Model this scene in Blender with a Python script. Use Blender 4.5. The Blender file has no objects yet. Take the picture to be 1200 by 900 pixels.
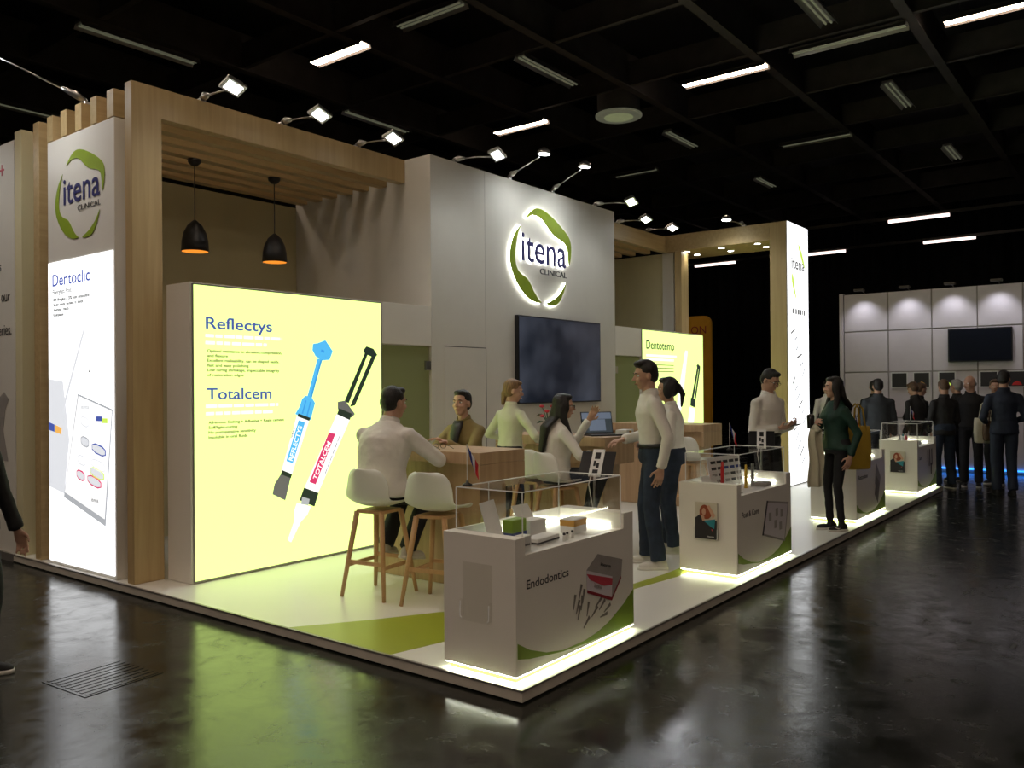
import bpy, bmesh, math, random
from mathutils import Vector as V, Matrix
random.seed(7)
sc = bpy.context.scene
col = sc.collection
PI = math.pi
def rad(a): return a * PI / 180

# ------------------------------------------------------------------ camera, world, exposure
F_PX, YAW, PITCH, ROLL = 980.9, rad(37.606), rad(0.2474), rad(-0.4897)
fwd = V((math.cos(PITCH) * math.cos(YAW), math.cos(PITCH) * math.sin(YAW), math.sin(PITCH)))
rt0 = V((math.sin(YAW), -math.cos(YAW), 0)); up0 = rt0.cross(fwd)
rt = math.cos(ROLL) * rt0 + math.sin(ROLL) * up0
upv = -math.sin(ROLL) * rt0 + math.cos(ROLL) * up0
cd = bpy.data.cameras.new('camera'); cam = bpy.data.objects.new('camera', cd); col.objects.link(cam)
cd.sensor_width = 36; cd.lens = 36 * F_PX / 1200; cd.clip_end = 200; cd.clip_start = 0.05
m = Matrix.Identity(4)
for i in range(3):
    m[i][0] = rt[i]; m[i][1] = upv[i]; m[i][2] = -fwd[i]
m.translation = V((-3.408, -2.577, 1.62))
cam.matrix_world = m
sc.camera = cam
w = bpy.data.worlds.new('hall_air'); sc.world = w; w.use_nodes = True
w.node_tree.nodes['Background'].inputs[0].default_value = (0.75, 0.78, 0.85, 1)
w.node_tree.nodes['Background'].inputs[1].default_value = 0.012
sc.view_settings.view_transform = 'Standard'; sc.view_settings.look = 'None'
sc.view_settings.gamma = 1; sc.view_settings.exposure = 0.0
sc.view_settings.use_curve_mapping = False
SPOT_W = 29          # watts of one arm flood lamp
TUBE = 30.0           # emission of a lit ceiling tube

# ------------------------------------------------------------------ materials
MATS = {}
def nodes_of(mat):
    nt = mat.node_tree
    return nt, nt.nodes, nt.links, nt.nodes['Principled BSDF']
def plain(name, c, rough=0.5, metal=0.0, noise=0.06, scale=8.0, bump=0.0, bscale=60.0, spec=0.5, emit=None, estr=0.0, sheen=0.0, stretch=None):
    if name in MATS: return MATS[name]
    mat = bpy.data.materials.new(name); mat.use_nodes = True
    nt, N, L, b = nodes_of(mat)
    tc = N.new('ShaderNodeTexCoord'); n = N.new('ShaderNodeTexNoise'); n.inputs['Scale'].default_value = scale; n.inputs['Detail'].default_value = 4
    src = tc.outputs['Object']
    if stretch:
        mp = N.new('ShaderNodeMapping'); mp.inputs['Scale'].default_value = stretch
        L.new(src, mp.inputs[0]); src = mp.outputs[0]
    L.new(src, n.inputs['Vector'])
    r = N.new('ShaderNodeValToRGB')
    r.color_ramp.elements[0].position = .3; r.color_ramp.elements[1].position = .7
    r.color_ramp.elements[0].color = tuple(x * (1 - noise) for x in c) + (1,)
    r.color_ramp.elements[1].color = tuple(min(1, x * (1 + noise)) for x in c) + (1,)
    L.new(n.outputs[0], r.inputs[0]); L.new(r.outputs[0], b.inputs['Base Color'])
    b.inputs['Roughness'].default_value = rough; b.inputs['Metallic'].default_value = metal
    b.inputs['Specular IOR Level'].default_value = spec
    if sheen: b.inputs['Sheen Weight'].default_value = sheen
    if emit:
        b.inputs['Emission Color'].default_value = (*emit, 1); b.inputs['Emission Strength'].default_value = estr
    if bump:
        n2 = N.new('ShaderNodeTexNoise'); n2.inputs['Scale'].default_value = bscale; n2.inputs['Detail'].default_value = 3
        L.new(src, n2.inputs['Vector'])
        bp = N.new('ShaderNodeBump'); bp.inputs['Strength'].default_value = bump; bp.inputs['Distance'].default_value = .01
        L.new(n2.outputs[0], bp.inputs['Height']); L.new(bp.outputs[0], b.inputs['Normal'])
    MATS[name] = mat
    return mat
def glow(name, c, s):
    if name in MATS: return MATS[name]
    mat = bpy.data.materials.new(name); mat.use_nodes = True
    nt, N, L, b = nodes_of(mat)
    b.inputs['Base Color'].default_value = (*[x * .5 for x in c], 1); b.inputs['Roughness'].default_value = .35
    b.inputs['Emission Color'].default_value = (*c, 1); b.inputs['Emission Strength'].default_value = s
    MATS[name] = mat
    return mat
def wood(name, c1, c2, axis='z', rough=.45):
    if name in MATS: return MATS[name]
    mat = bpy.data.materials.new(name); mat.use_nodes = True
    nt, N, L, b = nodes_of(mat)
    tc = N.new('ShaderNodeTexCoord'); mp = N.new('ShaderNodeMapping')
    mp.inputs['Scale'].default_value = {'z': (22, 22, 1.2), 'x': (1.2, 22, 22), 'y': (22, 1.2, 22)}[axis]
    L.new(tc.outputs['Object'], mp.inputs[0])
    n = N.new('ShaderNodeTexNoise'); n.inputs['Scale'].default_value = 1.0; n.inputs['Detail'].default_value = 6; n.inputs['Distortion'].default_value = .6
    L.new(mp.outputs[0], n.inputs['Vector'])
    r = N.new('ShaderNodeValToRGB'); r.color_ramp.elements[0].position = .32; r.color_ramp.elements[1].position = .68
    r.color_ramp.elements[0].color = (*c1, 1); r.color_ramp.elements[1].color = (*c2, 1)
    L.new(n.outputs[0], r.inputs[0]); L.new(r.outputs[0], b.inputs['Base Color'])
    b.inputs['Roughness'].default_value = rough
    bp = N.new('ShaderNodeBump'); bp.inputs['Strength'].default_value = .08; bp.inputs['Distance'].default_value = .004
    L.new(n.outputs[0], bp.inputs['Height']); L.new(bp.outputs[0], b.inputs['Normal'])
    MATS[name] = mat
    return mat
def clear(name, tint=(1, 1, 1), refl=.12, rough=.02, body=0.0):
    mat = bpy.data.materials.new(name); mat.use_nodes = True
    nt = mat.node_tree; N = nt.nodes; L = nt.links; N.remove(N['Principled BSDF'])
    t = N.new('ShaderNodeBsdfTransparent'); t.inputs[0].default_value = (*tint, 1)
    g = N.new('ShaderNodeBsdfGlossy'); g.inputs['Roughness'].default_value = rough
    lw = N.new('ShaderNodeLayerWeight'); lw.inputs[0].default_value = .5
    pw = N.new('ShaderNodeMath'); pw.operation = 'POWER'; pw.inputs[1].default_value = 4.0; L.new(lw.outputs['Facing'], pw.inputs[0])
    ma = N.new('ShaderNodeMath'); ma.operation = 'MULTIPLY_ADD'; ma.inputs[1].default_value = .18; ma.inputs[2].default_value = refl * .25; L.new(pw.outputs[0], ma.inputs[0])
    mx = N.new('ShaderNodeMixShader'); L.new(ma.outputs[0], mx.inputs[0]); L.new(t.outputs[0], mx.inputs[1]); L.new(g.outputs[0], mx.inputs[2])
    out = mx.outputs[0]
    if body:
        d = N.new('ShaderNodeBsdfTranslucent'); d.inputs[0].default_value = (*tint, 1)
        d2 = N.new('ShaderNodeBsdfDiffuse'); d2.inputs[0].default_value = (*tint, 1)
        a = N.new('ShaderNodeMixShader'); a.inputs[0].default_value = .6; L.new(d.outputs[0], a.inputs[1]); L.new(d2.outputs[0], a.inputs[2])
        m2 = N.new('ShaderNodeMixShader'); m2.inputs[0].default_value = body; L.new(out, m2.inputs[1]); L.new(a.outputs[0], m2.inputs[2]); out = m2.outputs[0]
    L.new(out, N['Material Output'].inputs[0]); MATS[name] = mat
    return mat

def dim_picture():
    mat = bpy.data.materials.new('dim_screen_picture'); mat.use_nodes = True
    nt, N, L, b = nodes_of(mat)
    tc = N.new('ShaderNodeTexCoord'); n = N.new('ShaderNodeTexNoise'); n.inputs['Scale'].default_value = 1.6; n.inputs['Detail'].default_value = 2
    L.new(tc.outputs['Object'], n.inputs['Vector'])
    r = N.new('ShaderNodeValToRGB'); r.color_ramp.elements[0].position = .35; r.color_ramp.elements[1].position = .7
    r.color_ramp.elements[0].color = (.004, .006, .011, 1); r.color_ramp.elements[1].color = (.040, .045, .060, 1)
    L.new(n.outputs[0], r.inputs[0]); L.new(r.outputs[0], b.inputs['Emission Color']); b.inputs['Emission Strength'].default_value = 1.0
    b.inputs['Base Color'].default_value = (.008, .009, .012, 1); b.inputs['Roughness'].default_value = .12
    return mat
def floor_mat():
    mat = bpy.data.materials.new('polished_concrete'); mat.use_nodes = True
    nt, N, L, b = nodes_of(mat)
    tc = N.new('ShaderNodeTexCoord')
    n = N.new('ShaderNodeTexNoise'); n.inputs['Scale'].default_value = 1.1; n.inputs['Detail'].default_value = 8; n.inputs['Roughness'].default_value = .65
    L.new(tc.outputs['Object'], n.inputs['Vector'])
    r = N.new('ShaderNodeValToRGB'); r.color_ramp.elements[0].position = .35; r.color_ramp.elements[1].position = .7
    r.color_ramp.elements[0].color = (.007, .008, .007, 1); r.color_ramp.elements[1].color = (.016, .019, .013, 1)
    L.new(n.outputs[0], r.inputs[0])
    vo = N.new('ShaderNodeTexVoronoi'); vo.feature = 'DISTANCE_TO_EDGE'; vo.inputs['Scale'].default_value = .8
    n3 = N.new('ShaderNodeTexNoise'); n3.inputs['Scale'].default_value = 2.5; n3.inputs['Detail'].default_value = 5
    mxv = N.new('ShaderNodeMixRGB'); mxv.inputs[0].default_value = .18
    L.new(tc.outputs['Object'], n3.inputs['Vector']); L.new(tc.outputs['Object'], mxv.inputs[1]); L.new(n3.outputs['Color'], mxv.inputs[2])
    L.new(mxv.outputs[0], vo.inputs['Vector'])
    cr = N.new('ShaderNodeValToRGB'); cr.color_ramp.elements[0].position = 0; cr.color_ramp.elements[1].position = .005
    L.new(vo.outputs['Distance'], cr.inputs[0])
    mul = N.new('ShaderNodeMixRGB'); mul.blend_type = 'MULTIPLY'; mul.inputs[0].default_value = .7
    L.new(r.outputs[0], mul.inputs[1]); L.new(cr.outputs[0], mul.inputs[2]); L.new(mul.outputs[0], b.inputs['Base Color'])
    n2 = N.new('ShaderNodeTexNoise'); n2.inputs['Scale'].default_value = 4.5; n2.inputs['Detail'].default_value = 11; n2.inputs['Roughness'].default_value = .72; n2.inputs['Distortion'].default_value = .5
    L.new(tc.outputs['Object'], n2.inputs['Vector'])
    mr = N.new('ShaderNodeMapRange'); mr.inputs['From Min'].default_value = .38; mr.inputs['From Max'].default_value = .64
    mr.inputs['To Min'].default_value = .12; mr.inputs['To Max'].default_value = .30
    L.new(n2.outputs[0], mr.inputs['Value']); L.new(mr.outputs[0], b.inputs['Roughness'])
    b.inputs['IOR'].default_value = 1.6
    ad = N.new('ShaderNodeMath'); ad.operation = 'MULTIPLY_ADD'; ad.inputs[1].default_value = 1.2
    sm_ = N.new('ShaderNodeMath'); sm_.operation = 'MULTIPLY'; sm_.inputs[1].default_value = .12; L.new(cr.outputs[0], sm_.inputs[0])
    L.new(n2.outputs[0], ad.inputs[0]); L.new(sm_.outputs[0], ad.inputs[2])
    bp = N.new('ShaderNodeBump'); bp.inputs['Strength'].default_value = .10; bp.inputs['Distance'].default_value = .008
    L.new(ad.outputs[0], bp.inputs['Height']); L.new(bp.outputs[0], b.inputs['Normal'])
    return mat

M = dict(
    floor=floor_mat(), picture=dim_picture(),
    black=plain('black_paint', (.012, .012, .013), .6, noise=.2),
    ceil=plain('ceiling_black', (.02, .019, .018), .7, noise=.25, scale=2),
    beam=plain('beam_black', (.085, .075, .066), .75, noise=.2, scale=3),
    drape=plain('black_drape', (.010, .011, .013), .9, noise=.3, bump=.2, bscale=8),
    white=plain('white_laminate', (.82, .79, .72), .38, noise=.015, scale=3),
    wallw=plain('painted_wall', (.70, .68, .61), .55, noise=.02, scale=4, bump=.03),
    back=plain('painted_back_wall', (.66, .61, .38), .7, noise=.03, scale=3),
    wood=wood('birch_veneer', (.46, .33, .155), (.54, .40, .20), 'z'),
    woodx=wood('birch_veneer_across', (.46, .33, .155), (.54, .40, .20), 'x'),
    oak=wood('oak_table', (.42, .27, .155), (.52, .35, .21), 'z'),
    leg=wood('beech_leg', (.50, .29, .13), (.60, .36, .18), 'z'),
    vinyl=plain('white_vinyl_floor', (.80, .80, .74), .32, noise=.015, scale=2),
    gvinyl=plain('green_vinyl_floor', (.36, .42, .035), .35, noise=.03, scale=2),
    trim=plain('grey_aluminium_trim', (.33, .31, .29), .35, .6),
    riser=plain('platform_riser', (.56, .52, .45), .5),
    yellow=glow('yellow_green_lightbox', (.76, 1.0, .29), 1.5),
    litw=glow('white_lightbox', (.97, .985, 1.0), 1.7),
    led=glow('led_strip', (.97, 1.0, .84), 30.0),
    yled=glow('yellow_plinth_glow', (.80, 1.0, .08), 1.3),
    acrylic=clear('clear_acrylic', (.985, .985, .975), .14),
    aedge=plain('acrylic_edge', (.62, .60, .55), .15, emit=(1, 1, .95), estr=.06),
    frost=clear('frosted_green_glass', (.50, .55, .30), .2, .2, .86),
    navy=plain('navy_print', (.030, .028, .15), .5),
    dark=plain('dark_print', (.02, .018, .02), .5),
    green=plain('logo_green', (.30, .42, .03), .4),
    bluep=glow('backlit_blue_print', (.085, .13, .50), .75),
    cyan=glow('backlit_cyan_print', (.09, .50, .92), .95),
    cyan2=glow('backlit_deep_cyan_print', (.05, .35, .78), .9),
    pblack=glow('backlit_black_print', (.03, .05, .035), .6),
    pgrey=glow('backlit_grey_print', (.20, .20, .19), .6),
    pwhite=glow('backlit_white_print', (1, 1, 1), 1.08),
    ppink=glow('backlit_pink_print', (.80, .05, .18), .8),
    olive=glow('backlit_olive_text', (.17, .17, .06), .6),
    porange=glow('backlit_orange_print', (.95, .50, .12), .9), lgrey=glow('backlit_pale_grey_print', (.72, .74, .78), 1.0),
    lgrey2=glow('backlit_mid_grey_print', (.45, .47, .50), .9),
    lime=glow('backlit_lime_print', (.62, .85, .12), 1.0),
    chrome=plain('brushed_steel', (.55, .55, .54), .3, 1.0),
    shell=plain('white_stool_shell', (.80, .81, .76), .35, noise=.01),
    pend=plain('pendant_black', (.012, .011, .010), .4),
    tv=plain('screen_glass', (.012, .015, .024), .08, spec=.7),
    bezel=plain('black_bezel', (.01, .01, .011), .3),
    skin=plain('skin', (.50, .29, .20), .5, noise=.06, scale=25, bump=.03, bscale=120),
    skinp=plain('skin_pale', (.60, .36, .26), .5, noise=.06, scale=25, bump=.03, bscale=120),
    hairb=plain('hair_black', (.010, .008, .007), .45, noise=.5, scale=90, bump=.5, bscale=160, stretch=(1, 1, .15)),
    hairn=plain('hair_brown', (.10, .055, .028), .45, noise=.4, scale=90, bump=.5, bscale=160, stretch=(1, 1, .15)),
    hairy=plain('hair_blonde', (.24, .14, .065), .45, noise=.4, scale=90, bump=.5, bscale=160, stretch=(1, 1, .15)),
    hairg=plain('hair_grey', (.32, .31, .30), .5, noise=.3, scale=90, bump=.4, bscale=160),
    shirt=plain('white_shirt', (.72, .69, .63), .8, noise=.04, scale=6, bump=.5, bscale=14, sheen=.1),
    shirtg=plain('pale_green_shirt', (.62, .62, .47), .8, noise=.04, scale=6, bump=.5, bscale=14),
    blazer=plain('olive_blazer', (.26, .20, .075), .8, noise=.08, scale=9, bump=.4, bscale=16),
    jeans=plain('dark_jeans', (.018, .030, .055), .85, noise=.3, scale=10, bump=.5, bscale=18),
    trous=plain('black_trousers', (.010, .010, .013), .8, noise=.2, bump=.4, bscale=16),
    emer=plain('dark_green_blouse', (.006, .040, .026), .65, noise=.2, bump=.5, bscale=16),
    coatb=plain('black_coat', (.011, .011, .012), .8, noise=.2, bump=.4, bscale=16),
    coatn=plain('navy_coat', (.014, .022, .045), .8, noise=.2, bump=.4, bscale=16),
    coatg=plain('charcoal_coat', (.028, .034, .04), .8, noise=.2, bump=.4, bscale=16),
    sneak=plain('grey_white_sneaker', (.62, .60, .54), .7, bump=.3),
    sneakb=plain('black_sneaker', (.012, .012, .012), .7, bump=.3),
    sole=plain('rubber_sole_white', (.68, .66, .60), .7),
    mustard=plain('mustard_bag', (.46, .30, .03), .75, bump=.4, bscale=14),
    cream=plain('cream_cloth', (.60, .56, .42), .85, bump=.5, bscale=12),
    card=plain('white_card', (.76, .76, .74), .5),
    cgreen=plain('green_carton', (.25, .42, .04), .5),
    cblue=plain('blue_carton', (.03, .06, .25), .5),
    corange=plain('orange_carton', (.62, .33, .06), .5),
    red=plain('red_plastic', (.62, .03, .03), .4),
    yel=plain('yellow_plastic', (.75, .50, .03), .4),
    fblue=plain('flag_blue', (.02, .045, .28), .7), fwhite=plain('flag_white', (.75, .75, .75), .7), fred=plain('flag_red', (.62, .02, .03), .7),
    gold=plain('orange_sign', (.60, .30, .02), .5),
    teal=plain('teal_print', (.02, .24, .30), .5), rhair=plain('red_hair_print', (.30, .06, .02), .5),
    pskin=plain('printed_skin', (.62, .36, .25), .5), pbeige=plain('printed_beige', (.62, .58, .47), .5),
    cpink=plain('carton_pink', (.55, .06, .09), .5), cgrey=plain('carton_grey', (.34, .32, .30), .5), dred=plain('carton_dark_red', (.28, .02, .03), .5), pstone=plain('printed_post_grey', (.20, .185, .16), .5), pgreen=plain('printed_leaf_green', (.20, .30, .03), .45),
    tube=glow('lit_tube', (1.0, .79, .62), TUBE),
    fartube=glow('far_tube', (1.0, .80, .72), 2.2), faintglow=plain('pale_faint_glow', (.60, .62, .45), .4, emit=(.6, .62, .42), estr=.10),  # unlit tubes and vent rings get a faint painted glow of their own
    lampface=glow('lamp_face', (.95, 1.0, .98), 22.0),
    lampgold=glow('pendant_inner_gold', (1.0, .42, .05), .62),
    bled=glow('blue_led', (.03, .25, 1.0), 3.0),
    halo=glow('logo_halo_led', (1.0, 1.0, .97), 13.0),
    plant=plain('plant_leaf', (.02, .09, .02), .5), flower=plain('red_flower', (.6, .02, .04), .5),
    panelw=plain('pale_panel', (.68, .64, .68), .45, noise=.02),
    screen=glow('laptop_screen', (.16, .20, .27), .6), screend=glow('laptop_screen_dark', (.045, .06, .07), .6),
)

# ------------------------------------------------------------------ mesh builder
class MB:
    def __init__(s): s.v = []; s.f = []
    def add(s, vs, fs):
        o = len(s.v); s.v += [V(x) for x in vs]; s.f += [[i + o for i in f] for f in fs]; return s
    def box(s, a, b):
        x0, y0, z0 = a; x1, y1, z1 = b
        return s.add([(x0, y0, z0), (x1, y0, z0), (x1, y1, z0), (x0, y1, z0), (x0, y0, z1), (x1, y0, z1), (x1, y1, z1), (x0, y1, z1)],
                     [(0, 3, 2, 1), (4, 5, 6, 7), (0, 1, 5, 4), (1, 2, 6, 5), (2, 3, 7, 6), (3, 0, 4, 7)])
    def loft(s, rings, closed=True, cap=True):
        n = len(rings[0]); vs = [p for r in rings for p in r]; fs = []
        for k in range(len(rings) - 1):
            for i in range(n if closed else n - 1):
                j = (i + 1) % n
                fs.append((k * n + i, k * n + j, (k + 1) * n + j, (k + 1) * n + i))
        if cap and closed:
            fs.append(tuple(range(n - 1, -1, -1))); fs.append(tuple((len(rings) - 1) * n + i for i in range(n)))
        return s.add(vs, fs)
    def tube(s, path, r, n=10):
        path = [V(p) for p in path]; rr = r if isinstance(r, (list, tuple)) else [r] * len(path); rings = []
        for i, p in enumerate(path):
            d = (path[min(i + 1, len(path) - 1)] - path[max(i - 1, 0)]).normalized()
            u = d.orthogonal().normalized() if i == 0 else (pu - d * pu.dot(d)).normalized()
            pu = u; w_ = d.cross(u)
            rings.append([p + (u * math.cos(2 * PI * k / n) + w_ * math.sin(2 * PI * k / n)) * rr[i] for k in range(n)])
        return s.loft(rings)
    def lathe(s, prof, c=(0, 0, 0), n=24, cap=True):
        c = V(c)
        return s.loft([[c + V((r * math.cos(2 * PI * k / n), r * math.sin(2 * PI * k / n), z)) for k in range(n)] for r, z in prof], cap=cap)
    def capsule(s, p0, r0, p1, r1, n=10):
        p0 = V(p0); p1 = V(p1); d = p1 - p0
        if d.length < 1e-6: d = V((0, 0, 1e-4))
        d.normalize(); path = []; rr = []
        for a in (-80, -50, -20): path.append(p0 + d * r0 * math.sin(rad(a))); rr.append(r0 * math.cos(rad(a)))
        for a in (20, 50, 80): path.append(p1 + d * r1 * math.sin(rad(a))); rr.append(r1 * math.cos(rad(a)))
        if (path[3] - path[2]).dot(d) <= 0: path = path[:3] + path[3:]
        return s.tube(path, rr, n)
    def ell(s, c, ax, ay, az, n=14, mth=9):
        c = V(c); ax = V(ax); ay = V(ay); az = V(az); rings = []
        for i in range(mth):
            t = -PI / 2 + PI * (i + .5) / mth
            rings.append([c + az * math.sin(t) + (ax * math.cos(2 * PI * k / n) + ay * math.sin(2 * PI * k / n)) * math.cos(t) for k in range(n)])
        return s.loft(rings)
    def xf(s, mat): s.v = [mat @ p for p in s.v]; return s
    def build(s, name, mat, parent=None, smooth=False, bevel=0, **props):
        me = bpy.data.meshes.new(name); me.from_pydata([tuple(p) for p in s.v], [], s.f); me.update()
        bm = bmesh.new(); bm.from_mesh(me); bmesh.ops.recalc_face_normals(bm, faces=bm.faces); bm.to_mesh(me); bm.free()
        return link(name, me, mat, parent, smooth, bevel, **props)
def link(name, me, mat, parent=None, smooth=False, bevel=0, **props):
    o = bpy.data.objects.new(name, me); col.objects.link(o)
    if mat is not None:
        me.materials.clear(); me.materials.append(M[mat] if isinstance(mat, str) else mat)
    if smooth: me.polygons.foreach_set('use_smooth', [True] * len(me.polygons))
    if bevel:
        b = o.modifiers.new('bevel', 'BEVEL'); b.width = bevel; b.segments = 2; b.limit_method = 'ANGLE'
    if parent: o.parent = parent
    for k, v in props.items(): o[k] = v
    return o
def thing(name, label, cat, loc=(0, 0, 0), rotz=0.0, group=None):
    o = bpy.data.objects.new(name, None); col.objects.link(o); o.location = loc; o.rotation_euler = (0, 0, rotz)
    o['label'] = label; o['category'] = cat; o.empty_display_size = .1
    if group: o['group'] = group
    return o
def copy_tree(o, parent=None):
    c = o.copy(); col.objects.link(c); c.parent = parent
    for ch in list(o.children): copy_tree(ch, c)
    return c
def box(name, a, b, mat, parent=None, bevel=.004, **p): return MB().box(a, b).build(name, mat, parent, bevel=bevel, **p)
def frame(o, xa, ya):
    xa = V(xa).normalized(); ya = V(ya).normalized(); za = xa.cross(ya); m_ = Matrix.Identity(4)
    for i in range(3): m_[i][0] = xa[i]; m_[i][1] = ya[i]; m_[i][2] = za[i]
    m_.translation = V(o); return m_
def text(s, mat, fr, x, y, width=None, height=None, parent=None, name='lettering', depth=.0015, bold=0.0, align='LEFT', off=.003, zoff=None):
    """flat print: left end of the baseline at (x, y) in the frame fr, cap height = height, stretched to width if given"""
    cu = bpy.data.curves.new(name, 'FONT'); cu.body = s; cu.size = 1; cu.offset = bold; cu.extrude = .5; cu.resolution_u = 3
    t = bpy.data.objects.new(name, cu); me0 = t.to_mesh(); me = me0.copy(); t.to_mesh_clear(); bpy.data.objects.remove(t); bpy.data.curves.remove(cu)
    xs = [v.co.x for v in me.vertices]; x0, x1 = min(xs), max(xs)
    hs = height / .70; ws = (width / (x1 - x0)) if width else hs
    for v in me.vertices:
        v.co = fr @ V((x + (v.co.x - x0) * ws, y + v.co.y * hs, off + (v.co.z + .5) * depth))
    me.name = name
    return link(name, me, mat, parent)
def poly(name, pts, mat, fr, parent=None, depth=.0015, off=.003):
    n = len(pts); mb = MB()
    vs = [fr @ V((p[0], p[1], off + d)) for d in (0, depth) for p in pts]
    fs = [tuple(range(n - 1, -1, -1)), tuple(range(n, 2 * n))] + [(i, (i + 1) % n, n + (i + 1) % n, n + i) for i in range(n)]
    mb.add(vs, fs); return mb.build(name, mat, parent)
def rect(name, x0, y0, x1, y1, mat, fr, parent=None, depth=.0015, off=.003):
    return poly(name, [(x0, y0), (x1, y0), (x1, y1), (x0, y1)], mat, fr, parent, depth, off)
def smoothpts(pts, n=2):
    for _ in range(n):
        q = []
        for i in range(len(pts)):
            a = pts[i]; b = pts[(i + 1) % len(pts)]
            q += [(a[0] * .75 + b[0] * .25, a[1] * .75 + b[1] * .25), (a[0] * .25 + b[0] * .75, a[1] * .25 + b[1] * .75)]
        pts = q
    return pts
def structure(o, label=None):
    o['kind'] = 'structure'
    if label: o['label'] = label
    return o

PH = .0745            # platform height
WY = 3.507            # plane of the front of the back walls
TOP = 4.10            # top of the stand
# ------------------------------------------------------------------ hall
f = MB(); f.box((-14, -14, -.2), (30, 22, 0)); structure(f.build('floor', 'floor'), 'dark polished concrete hall floor')
f = MB(); f.box((-14, -14, 8.1), (30, 22, 8.3)); ceil = structure(f.build('ceiling', 'ceil'), 'black hall ceiling with a beam grid')
for k in range(-5, 9):
    y = .25 + 2.33 * k
    b = MB(); b.box((-14, y - .02, 7.0), (29, y + .02, 7.62)); b.box((-14, y - .075, 6.985), (29, y + .075, 7.01)); b.build('beam', 'beam', ceil)
for k in range(-7, 10):
    x = 7.40 + 2.40 * k
    b = MB(); b.box((x - .015, -14, 7.02), (x + .015, 22, 7.45)); b.box((x - .045, -14, 7.012), (x + .045, 22, 7.03)); b.build('crossbeam', 'beam', ceil)
structure(box('wall_far', (29, -14, 0), (29.3, 22, 8.3), 'black', bevel=0), 'black end wall of the hall')
structure(box('wall_left', (-14, 21.7, 0), (29, 22, 8.3), 'black', bevel=0), 'black side wall of the hall')
structure(box('wall_behind', (-14.3, -14, 0), (-14, 22, 8.3), 'black', bevel=0), 'black wall behind the viewer')
structure(box('wall_right', (-14, -14.3, 0), (29, -14, 8.3), 'black', bevel=0), 'black right side wall of the hall')
# black drape with folds
mb = MB(); n = 260; lo = []; hi = []
for i in range(n + 1):
    y = -7 + 22 * i / n; x = 26.5 + .09 * math.sin(i * 1.15) + .04 * math.sin(i * 2.7)
    lo.append(V((x, y, .02))); hi.append(V((x, y, 7.95)))
mb.loft([lo, hi], closed=False)
o = mb.build('black_drape', 'drape', smooth=True, label='tall black drape hanging in folds across the far end of the hall', category='drape')
so = o.modifiers.new('thick', 'SOLIDIFY'); so.thickness = .02

def ceiling_lamp(a, b, lit, label, grp, z=6.93, wd=.09):
    a = V((*a, 0)); b = V((*b, 0)); d = (b - a); ln = d.length; ang = math.atan2(d.y, d.x)
    t = thing('ceiling_lamp', label, 'ceiling lamp', ((a + b) / 2 + V((0, 0, z))), ang, grp)
    MB().box((-ln / 2, -wd, .035), (ln / 2, wd, .075)).build('housing', 'beam' if lit else 'trim', t)
    for s_ in (-1, 1):
        r = MB(); r.add([(-ln / 2, s_ * wd, .035), (ln / 2, s_ * wd, .035), (ln / 2, s_ * wd * 1.35, -.02), (-ln / 2, s_ * wd * 1.35, -.02), (-ln / 2, s_ * wd, .045), (ln / 2, s_ * wd, .045), (ln / 2, s_ * (wd * 1.35 + .008), -.02), (-ln / 2, s_ * (wd * 1.35 + .008), -.02)],
              [(0, 1, 2, 3), (4, 5, 6, 7), (0, 1, 5, 4), (1, 2, 6, 5), (2, 3, 7, 6), (3, 0, 4, 7)]); r.build('reflector', 'trim' if not lit else 'beam', t)
    if lit:
        MB().box((-ln / 2 + .02, -wd * .8, .0), (ln / 2 - .02, wd * .8, .03)).build('tube', 'tube', t)
    else:
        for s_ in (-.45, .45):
            MB().tube([(-ln / 2 + .03, s_ * wd, .015), (ln / 2 - .03, s_ * wd, .015)], .016, 8).build('tube', 'faintglow', t)
    for s_ in (-.35, .35):
        MB().tube([(ln * s_, 0, .07), (ln * s_, 0, 8.12 - z)], .006, 6).build('hanger', 'beam', t)
    return t
lit = [((10.2, 4.03), (10.2, 2.5), 'lit ceiling tube lamp right above the round ceiling vent'), ((5.46, 8.3), (5.46, 7.05), 'lit ceiling tube lamp above the pergola with the pendants'),
       ((10.25, 8.34), (10.25, 7.03), 'lit ceiling tube lamp above the white logo wall'), ((10.27, -.13), (10.27, -1.6), 'lit ceiling tube lamp at the upper right corner')]
k = 0
for x, wx_ in ((-11.3, 'last row behind the viewer'), (-8.9, 'fourth row behind the viewer'), (-6.5, 'third row behind the viewer'), (-4.1, 'second row behind the viewer'), (-1.7, 'first row behind the viewer'), (.66, 'row over the near corner'), (5.46, 'row over the aisle')):  # unseen lamp rows extending the grid, added to brighten the counter fronts
    for y, wy_ in ((-10.2, 'rightmost'), (-5.5, 'second from the right'), (-.9, 'middle'), (3.3, 'second from the left'), (7.7, 'leftmost')):
        if x > 3 and y > -4: continue
        lit.append(((x, y + .75), (x, y - .75), 'added fill tube lamp out of view, %s, %s' % (wx_, wy_)))
for a, b, l in lit: ceiling_lamp(a, b, True, l, 'lit ceiling tube lamps')
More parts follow.
